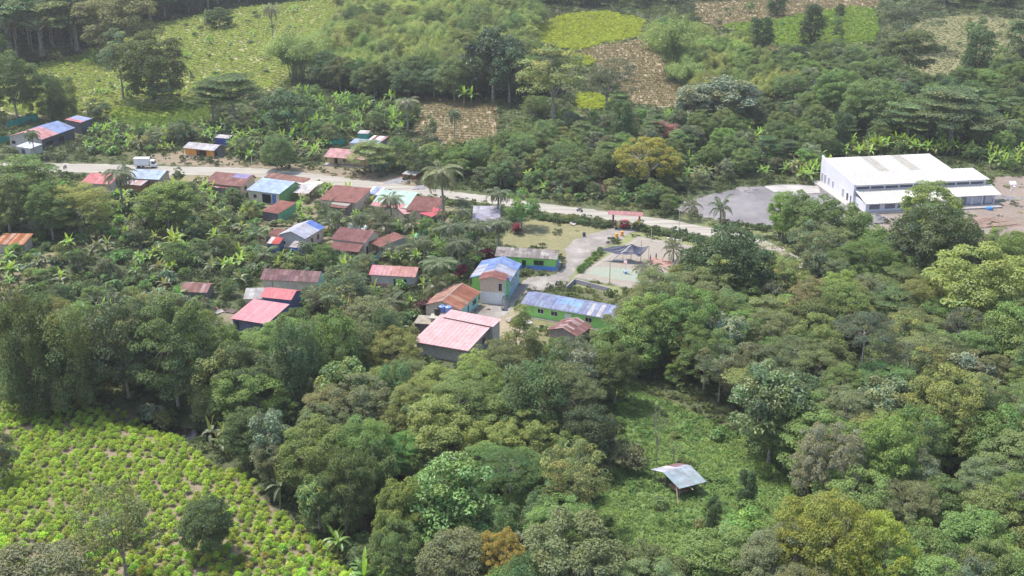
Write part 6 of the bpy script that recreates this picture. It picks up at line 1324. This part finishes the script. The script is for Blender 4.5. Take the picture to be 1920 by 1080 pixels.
cnt['ml'] = fill([(200, 235), (250, 245), (340, 245), (410, 232), (480, 235), (560, 180), (600, 185), (780, 195), (778, 262), (720, 250), (640, 262), (605, 285), (590, 308), (500, 312), (440, 300), (345, 262), (330, 285), (255, 290), (160, 292), (160, 245)], 4.2, [('banana', 6, 3.2, 5.2, ['banana', 'bananay', 'banana', 'palmg']), ('shrub', 2, 2, 3, ['mid', 'deep']), ('small', 2, 4, 7, ['mid', 'deep', 'grey']), ('bigleaf', 2, 2, 3.2, ['grey', 'banana'])], 'between the upper left field and the road', 11, .5, over=.38)
cnt['gl'] = fill([(-40, 345), (130, 350), (215, 360), (360, 350), (400, 365), (470, 385), (480, 420), (490, 470), (640, 490), (700, 480), (660, 530), (600, 560), (590, 610), (500, 640), (410, 640), (330, 640), (200, 640), (-40, 600)], 4.6, [('banana', 5, 3, 5, ['banana', 'bananay', 'bananay', 'palmg']), ('shrub', 4, 2, 3.4, ['mid', 'deep', 'olive', 'bright']), ('bigleaf', 4, 2, 3.2, ['banana', 'mid', 'grey', 'silver']), ('small', 1.6, 3.5, 6, ['mid', 'deep', 'olive', 'grey'])], 'in the overgrown gardens left of the houses', 12, .5, over=.36)
cnt['gc'] = fill([(600, 540), (640, 500), (740, 540), (790, 500), (800, 440), (880, 430), (900, 500), (870, 530), (790, 590), (770, 640), (740, 660), (600, 650), (560, 600)], 4.4, [('banana', 4, 3, 5, ['banana', 'bananay', 'palmg']), ('shrub', 3, 2, 3.4, ['mid', 'deep', 'olive']), ('bigleaf', 3, 2, 3.2, ['banana', 'mid', 'grey']), ('small', 2, 3.5, 6, ['mid', 'deep', 'grey']), ('lowpalm', .7, 3, 4.5, ['palmg'])], 'in the gardens between the pink roofs', 13, .5, over=.36)
cnt['left'] = fill([(-60, 640), (60, 640), (330, 640), (480, 650), (600, 660), (760, 672), (900, 690), (1000, 690), (1040, 670), (1110, 640), (1160, 690), (1110, 740), (1120, 800), (1150, 850), (1100, 900), (1090, 960), (1110, 1050), (1160, 1120), (1160, 1330), (820, 1330), (790, 1100), (740, 1010), (650, 920), (560, 850), (440, 800), (330, 785), (200, 765), (60, 752), (-60, 760)], 5.7, [('broad', 5, 7.5, 12, ['mid', 'olive', 'deep', 'grey', 'mid']), ('fine', 2.5, 8, 12.5, ['mid', 'olive', 'brown']), ('silver', 1.2, 8, 12, ['grey', 'silver', 'mid']), ('drape', 1, 9, 13, ['deep', 'mid']), ('small', 2, 4, 7, ['mid', 'deep', 'bright']), ('airy', .8, 9, 13, ['grey', 'olive'])], 'in the forest by the stream below the village', 14, .66, over=.41)
cnt['gap'] = fill([(480, 900), (520, 900), (600, 960), (680, 1010), (740, 1080), (760, 1200), (720, 1300), (700, 1180), (690, 1100), (650, 1050), (590, 1005), (540, 965)], 4, [('bigleaf', 2, 2, 3, ['deep', 'banana']), ('shrub', 3, 2, 3.5, ['deep', 'mid']), ('small', 1, 3, 5, ['deep'])], 'between the coca field and the stream', 15, .3, over=.4)
RF = [(1110, 640), (1190, 560), (1240, 560), (1310, 548), (1420, 545), (1450, 500), (1520, 470), (1580, 480), (1660, 500), (1700, 480), (1840, 450), (1960, 450), (1960, 1330), (1480, 1330), (1180, 1330), (1180, 1120), (1260, 1070), (1330, 1030), (1420, 1010), (1480, 990), (1510, 930), (1490, 860), (1400, 815), (1300, 770), (1230, 740), (1165, 700)]
cnt['right'] = fill(RF, 5.6, [('broad', 5, 7.5, 12, ['mid', 'olive', 'deep', 'grey', 'mid']), ('fine', 3.5, 8, 13, ['mid', 'olive', 'grey', 'brown']), ('silver', 1.4, 8, 12, ['grey', 'silver', 'deep']), ('tier', .8, 8, 11, ['mid', 'olive']), ('dense', .5, 8, 11, ['deep', 'bright']), ('tall', .8, 12, 16, ['olive', 'mid']), ('small', 1.5, 4, 7, ['mid', 'deep', 'bright']), ('airy', .7, 10, 13, ['grey']), ('umbrella', .4, 10, 13, ['mid', 'olive'])], 'in the dense forest right of the clearing', 16, .66, over=.40)
cnt['edge'] = fill([(1110, 700), (1165, 700), (1230, 740), (1400, 815), (1490, 860), (1510, 930), (1480, 990), (1330, 1025), (1180, 1080), (1100, 1000), (1100, 930), (1180, 860), (1120, 780)], 5, [('shrub', 4, 1.0, 2.2, ['mid', 'bright', 'olive']), ('bigleaf', 1, 1, 2, ['mid', 'bright'])], 'dotting the grass clearing', 17, 0.01, keep=.28, over=.5)
cnt['palms'] = fill([(470, 420), (640, 400), (840, 410), (900, 440), (860, 540), (780, 620), (620, 640), (560, 560), (470, 500)], 7, [('palm', 3, 6, 9, ['palm', 'palmg']), ('lowpalm', 3, 3.5, 5, ['palm', 'palmg']), ('airy', 1, 5, 8, ['mid', 'grey'])], 'standing among the village houses', 28, .5, over=.3)
cnt['yards'] = fill([(370, 352), (470, 360), (600, 350), (880, 400), (880, 440), (820, 500), (700, 500), (690, 560), (590, 620), (560, 540), (480, 500), (440, 440)], 3.5, [('banana', 3, 2.5, 4.5, ['banana', 'bananay']), ('shrub', 4, 1.2, 2.4, ['mid', 'deep', 'olive']), ('bigleaf', 3, 1.2, 2.2, ['banana', 'mid', 'grey'])], 'squeezed between the houses', 18, .40, over=.34)
cnt['dots'] = fill([(60, 160), (220, 80), (420, 30), (560, 20), (560, 110), (420, 190), (250, 210), (80, 215)], 9, [('shrub', 3, 1.5, 3, ['mid', 'deep']), ('banana', 3, 2.5, 4, ['banana', 'bananay']), ('bigleaf', 2, 1.5, 2.5, ['grey', 'mid'])], 'dotting the upper left field', 19, .01, keep=.3, over=.5)
cnt['dots2'] = fill([(1290, 10), (1960, 20), (1960, 120), (1700, 150), (1560, 100), (1300, 60)], 9, [('shrub', 3, 1.5, 3, ['mid', 'deep', 'olive']), ('small', 1, 3, 5, ['deep', 'mid'])], 'dotting the upper right fields', 20, .01, keep=.25, over=.5)
BAN.sort(key=lambda b: b[1])
for kd, nm_, ct_, st_n, st_l in (('banana', 'banana_plant', 'banana plant', 'banana_thicket', 'far banana plants massed behind the nearer ones'), ('small', 'small_tree', 'tree', 'tree_thicket', 'far small bushy trees massed behind the nearer ones')):
    B_ = [b for b in BAN if b[10] == kd]; nb = 292 - sum(1 for o_ in SC.objects if o_.name.startswith(nm_))
    for x, y, H, lab, grp, t, sx, sz, rz, parts, _k in B_[:nb]:
        o = empty(nm_, (x, y, float(zt(x, y)) - .05), rz, lab, ct_, grp); o.scale = (sx, sx, sz)
        for pn, me in parts:
            q = link(pn, me, o); q.color = (*t, 1) if pn in ('leaves', 'crown') else (1, 1, 1, 1)
    if len(B_) > nb: scatter(st_n, np.array([(b[0], b[1]) for b in B_[nb:]]), [kd], st_l, ct_ + 's', (.8, 1.15) if kd == 'banana' else (.7, 1.1), tintm=TINT['banana' if kd == 'banana' else 'mid'])
# hedges, clipped as one row of bushes each
for (a, b, n, lab) in (((1012, 412), (1142, 425), 22, 'hedge bushes along the road left of the gateway'), ((1204, 432), (1296, 452), 15, 'hedge bushes along the road right of the gateway'), ((1085, 512), (1128, 474), 9, 'hedge bushes beside the path left of the court')):
    for i in range(n):
        t = i / (n - 1); p = flat(a[0] + (b[0] - a[0]) * t, a[1] + (b[1] - a[1]) * t); put('hedge', p[0] + rng.normal() * .15, p[1] + rng.normal() * .15, rng.uniform(1.3, 1.8), 'deep' if 'path' not in lab else 'bright', 2.2, '', label='clipped bush in the row of ' + lab, group=lab)
for i in range(8):
    t = i / 7; p = flat(1382 + 60 * t, 428 + 5 * t); put('shrub', p[0], p[1], rng.uniform(1.6, 2.4), 'deep', 1.6, '', label='small upright bush on the verge before the gravel yard', group='upright bushes before the gravel yard')
# ------------------------------------------------------------------ coca field: nearest bushes are things, the rest one stuff object
CO = pts_in(R['coca'], 1.36, 21, .55); px, py = region_xy(CO[:, 0], CO[:, 1]); bare_ = vnoise(CO[:, 0], CO[:, 1], .16, 33) > .78; ok = ~bare_ & (px > -12) & (py > 740); 
ok &= (rng.random(len(CO)) > .07); CO = CO[ok]; px, py = px[ok], py[ok]; inview = py < 1092; CO, px, py = CO[inview], px[inview], py[inview]
order = np.argsort(-py); near = CO[order[:300]]; far_ = CO[order[300:]]
for i, (x, y) in enumerate(near):
    put('coca', x, y, rng.uniform(.72, 1.25), 'coca', None, '', label='yellow-green rounded bush in the near rows of the coca field', group='bushes in the near rows of the coca field', cv=.10)
scatter('coca_bushes', far_, ['coca'], 'massed yellow-green rounded bushes of the lower left coca field', 'bushes', (.71, 1.04), tintm=TINT['coca'])
def rows(poly, a, step_r, step_c, jit=.25, drop=.1, seed=0):
    P = pts_in(poly, 1.0, seed); c0 = P.mean(0); r = np.random.default_rng(seed); R_ = 140; u, v = np.meshgrid(np.arange(-R_, R_, step_c), np.arange(-R_, R_, step_r)); u = u.ravel() + r.normal(size=u.size) * jit; v = v.ravel() + r.normal(size=v.size) * jit * .5
    x = c0[0] + u * math.cos(a) - v * math.sin(a); y = c0[1] + u * math.sin(a) + v * math.cos(a); m = (y > 100) & (y < 900) & (r.random(len(x)) > drop); x, y = x[m], y[m]; px, py = region_xy(x, y); m = pip(px + vnoise(x, y, .25, 1) * 5, py, poly); return np.stack([x[m], y[m]], -1)
def lineup(*k, **kw): return np.concatenate([rows(R[q], **kw) for q in k])
scatter('field_crop', lineup('far_coca', a=rad(-38), step_r=3.1, step_c=1.05, jit=.18, drop=.12, seed=41), ['coca'], 'rows of pale yellow-green crop in the upper left field', 'crop', (.7, 1.15), tintm=(.37, .45, .13))
scatter('low_crop', lineup('low_coca', a=rad(-20), step_r=1.9, step_c=1.2, seed=42), ['coca'], 'bright green low crop below the upper left field', 'crop', (.7, 1.0), tintm=(.18, .28, .05))
scatter('bright_crop', lineup('bright', 'b3', 'b4', a=rad(10), step_r=1.8, step_c=1.2, seed=43), ['coca'], 'bright yellow-green crop beside the brown field at the top', 'crop', (.75, 1.1), tintm=(.40, .46, .06))
scatter('green_crop', lineup('bright2', a=rad(-14), step_r=2.8, step_c=1.0, jit=.18, seed=44), ['coca'], 'bright green crop rows in the upper right field', 'crop', (.75, 1.15), tintm=(.24, .36, .06))
scatter('stubble', lineup('brown1', 'brown2', 'brown3', 'tan2', a=rad(-12), step_r=3.3, step_c=.7, jit=.16, drop=.06, seed=45), ['stub'], 'dry stubble rows left on the harvested brown fields', 'stubble', (1.0, 1.6), tintm=(.24, .20, .13))
scatter('dry_grass', lineup('tan', a=rad(0), step_r=1.5, step_c=1.5, jit=.6, seed=46), ['creeper'], 'dry tan-green grass of the upper right field', 'grass', (.6, 1.1), tintm=(.22, .24, .10))
# ------------------------------------------------------------------ ground cover
allp = [(-40, -20), (1960, -20), (1960, 1300), (-40, 1300)]
G = pts_in(allp, 2.1, 51, 1.0); gx, gy = G[:, 0], G[:, 1]; px, py = region_xy(gx, gy)
ban = hard(gx, gy, .6) | (seg_dist(gx, gy, RIVER) < 2.0)
for k in R:
    if k in ('court_green',): continue
    if k in ('dirt1', 'dirt2', 'dirt3', 'dirt4', 'dirt5', 'dirt6', 'dirt7', 'verge', 'yard', 'reddirt'): ban |= pip(px, py, R[k]) & (rng.random(len(gx)) > (.34 if k not in ('reddirt', 'dirt3', 'yard') else .06))
    else: ban |= pip(px, py, R[k])
ban |= pip(px, py, R['court_green']) & (rng.random(len(gx)) > .25)
G = G[~ban]; gx, gy = G[:, 0], G[:, 1]
sel = vnoise(gx, gy, .09, 61) + rng.normal(size=len(gx)) * .35
scatter('undergrowth', G[sel < -.15], ['herb', 'broadherb', 'creeper'], 'dark green undergrowth between the trees and gardens', 'undergrowth', (.7, 1.6), tintm=(.062, .092, .035))
scatter('low_weeds', G[(sel >= -.15) & (sel < .45)], ['herb', 'broadherb', 'creeper', 'grasstuft'], 'mid green weeds between the trees and gardens', 'undergrowth', (.7, 1.5), tintm=(.105, .145, .045))
scatter('light_weeds', G[sel >= .45], ['herb', 'creeper', 'grasstuft'], 'pale yellowish green weeds between the trees and gardens', 'undergrowth', (.7, 1.4), tintm=(.155, .185, .06))
CG = pts_in(R['clearing'], .8, 52); q = vnoise(CG[:, 0], CG[:, 1], .25, 62) + rng.normal(size=len(CG)) * .3
scatter('grass', CG[q < .35], ['grasstuft', 'creeper'], 'light green meadow grass of the clearing', 'grass', (.7, 1.3), tintm=(.19, .29, .085))
scatter('tall_grass', CG[q >= .35], ['herb', 'grasstuft', 'broadherb'], 'darker taller weeds in the meadow clearing', 'grass', (.4, .8), tintm=(.14, .24, .07))
print('PLANTS', cnt, len(PLANTS), 'cover', len(G), len(CG), 'coca', len(CO), 'objs', len(SC.objects))

# ------------------------------------------------------------------ hazy air
q = MB(); HM = bpy.data.materials.new('haze_air'); HM.use_nodes = True; hn = HM.node_tree; hn.nodes.remove(hn.nodes['Principled BSDF'])
pv = hn.nodes.new('ShaderNodeVolumePrincipled'); pv.inputs['Density'].default_value = .00012; pv.inputs['Color'].default_value = (.94, .95, 1, 1); pv.inputs['Anisotropy'].default_value = .2; hn.links.new(pv.outputs[0], hn.nodes['Material Output'].inputs['Volume'])
q.box(-3010, 3010, -40, 2610, -8, 104, HM); hz = q.build('haze'); hz['kind'] = 'stuff'; hz['label'] = 'thin pale haze in the air over the valley'; hz['category'] = 'haze'
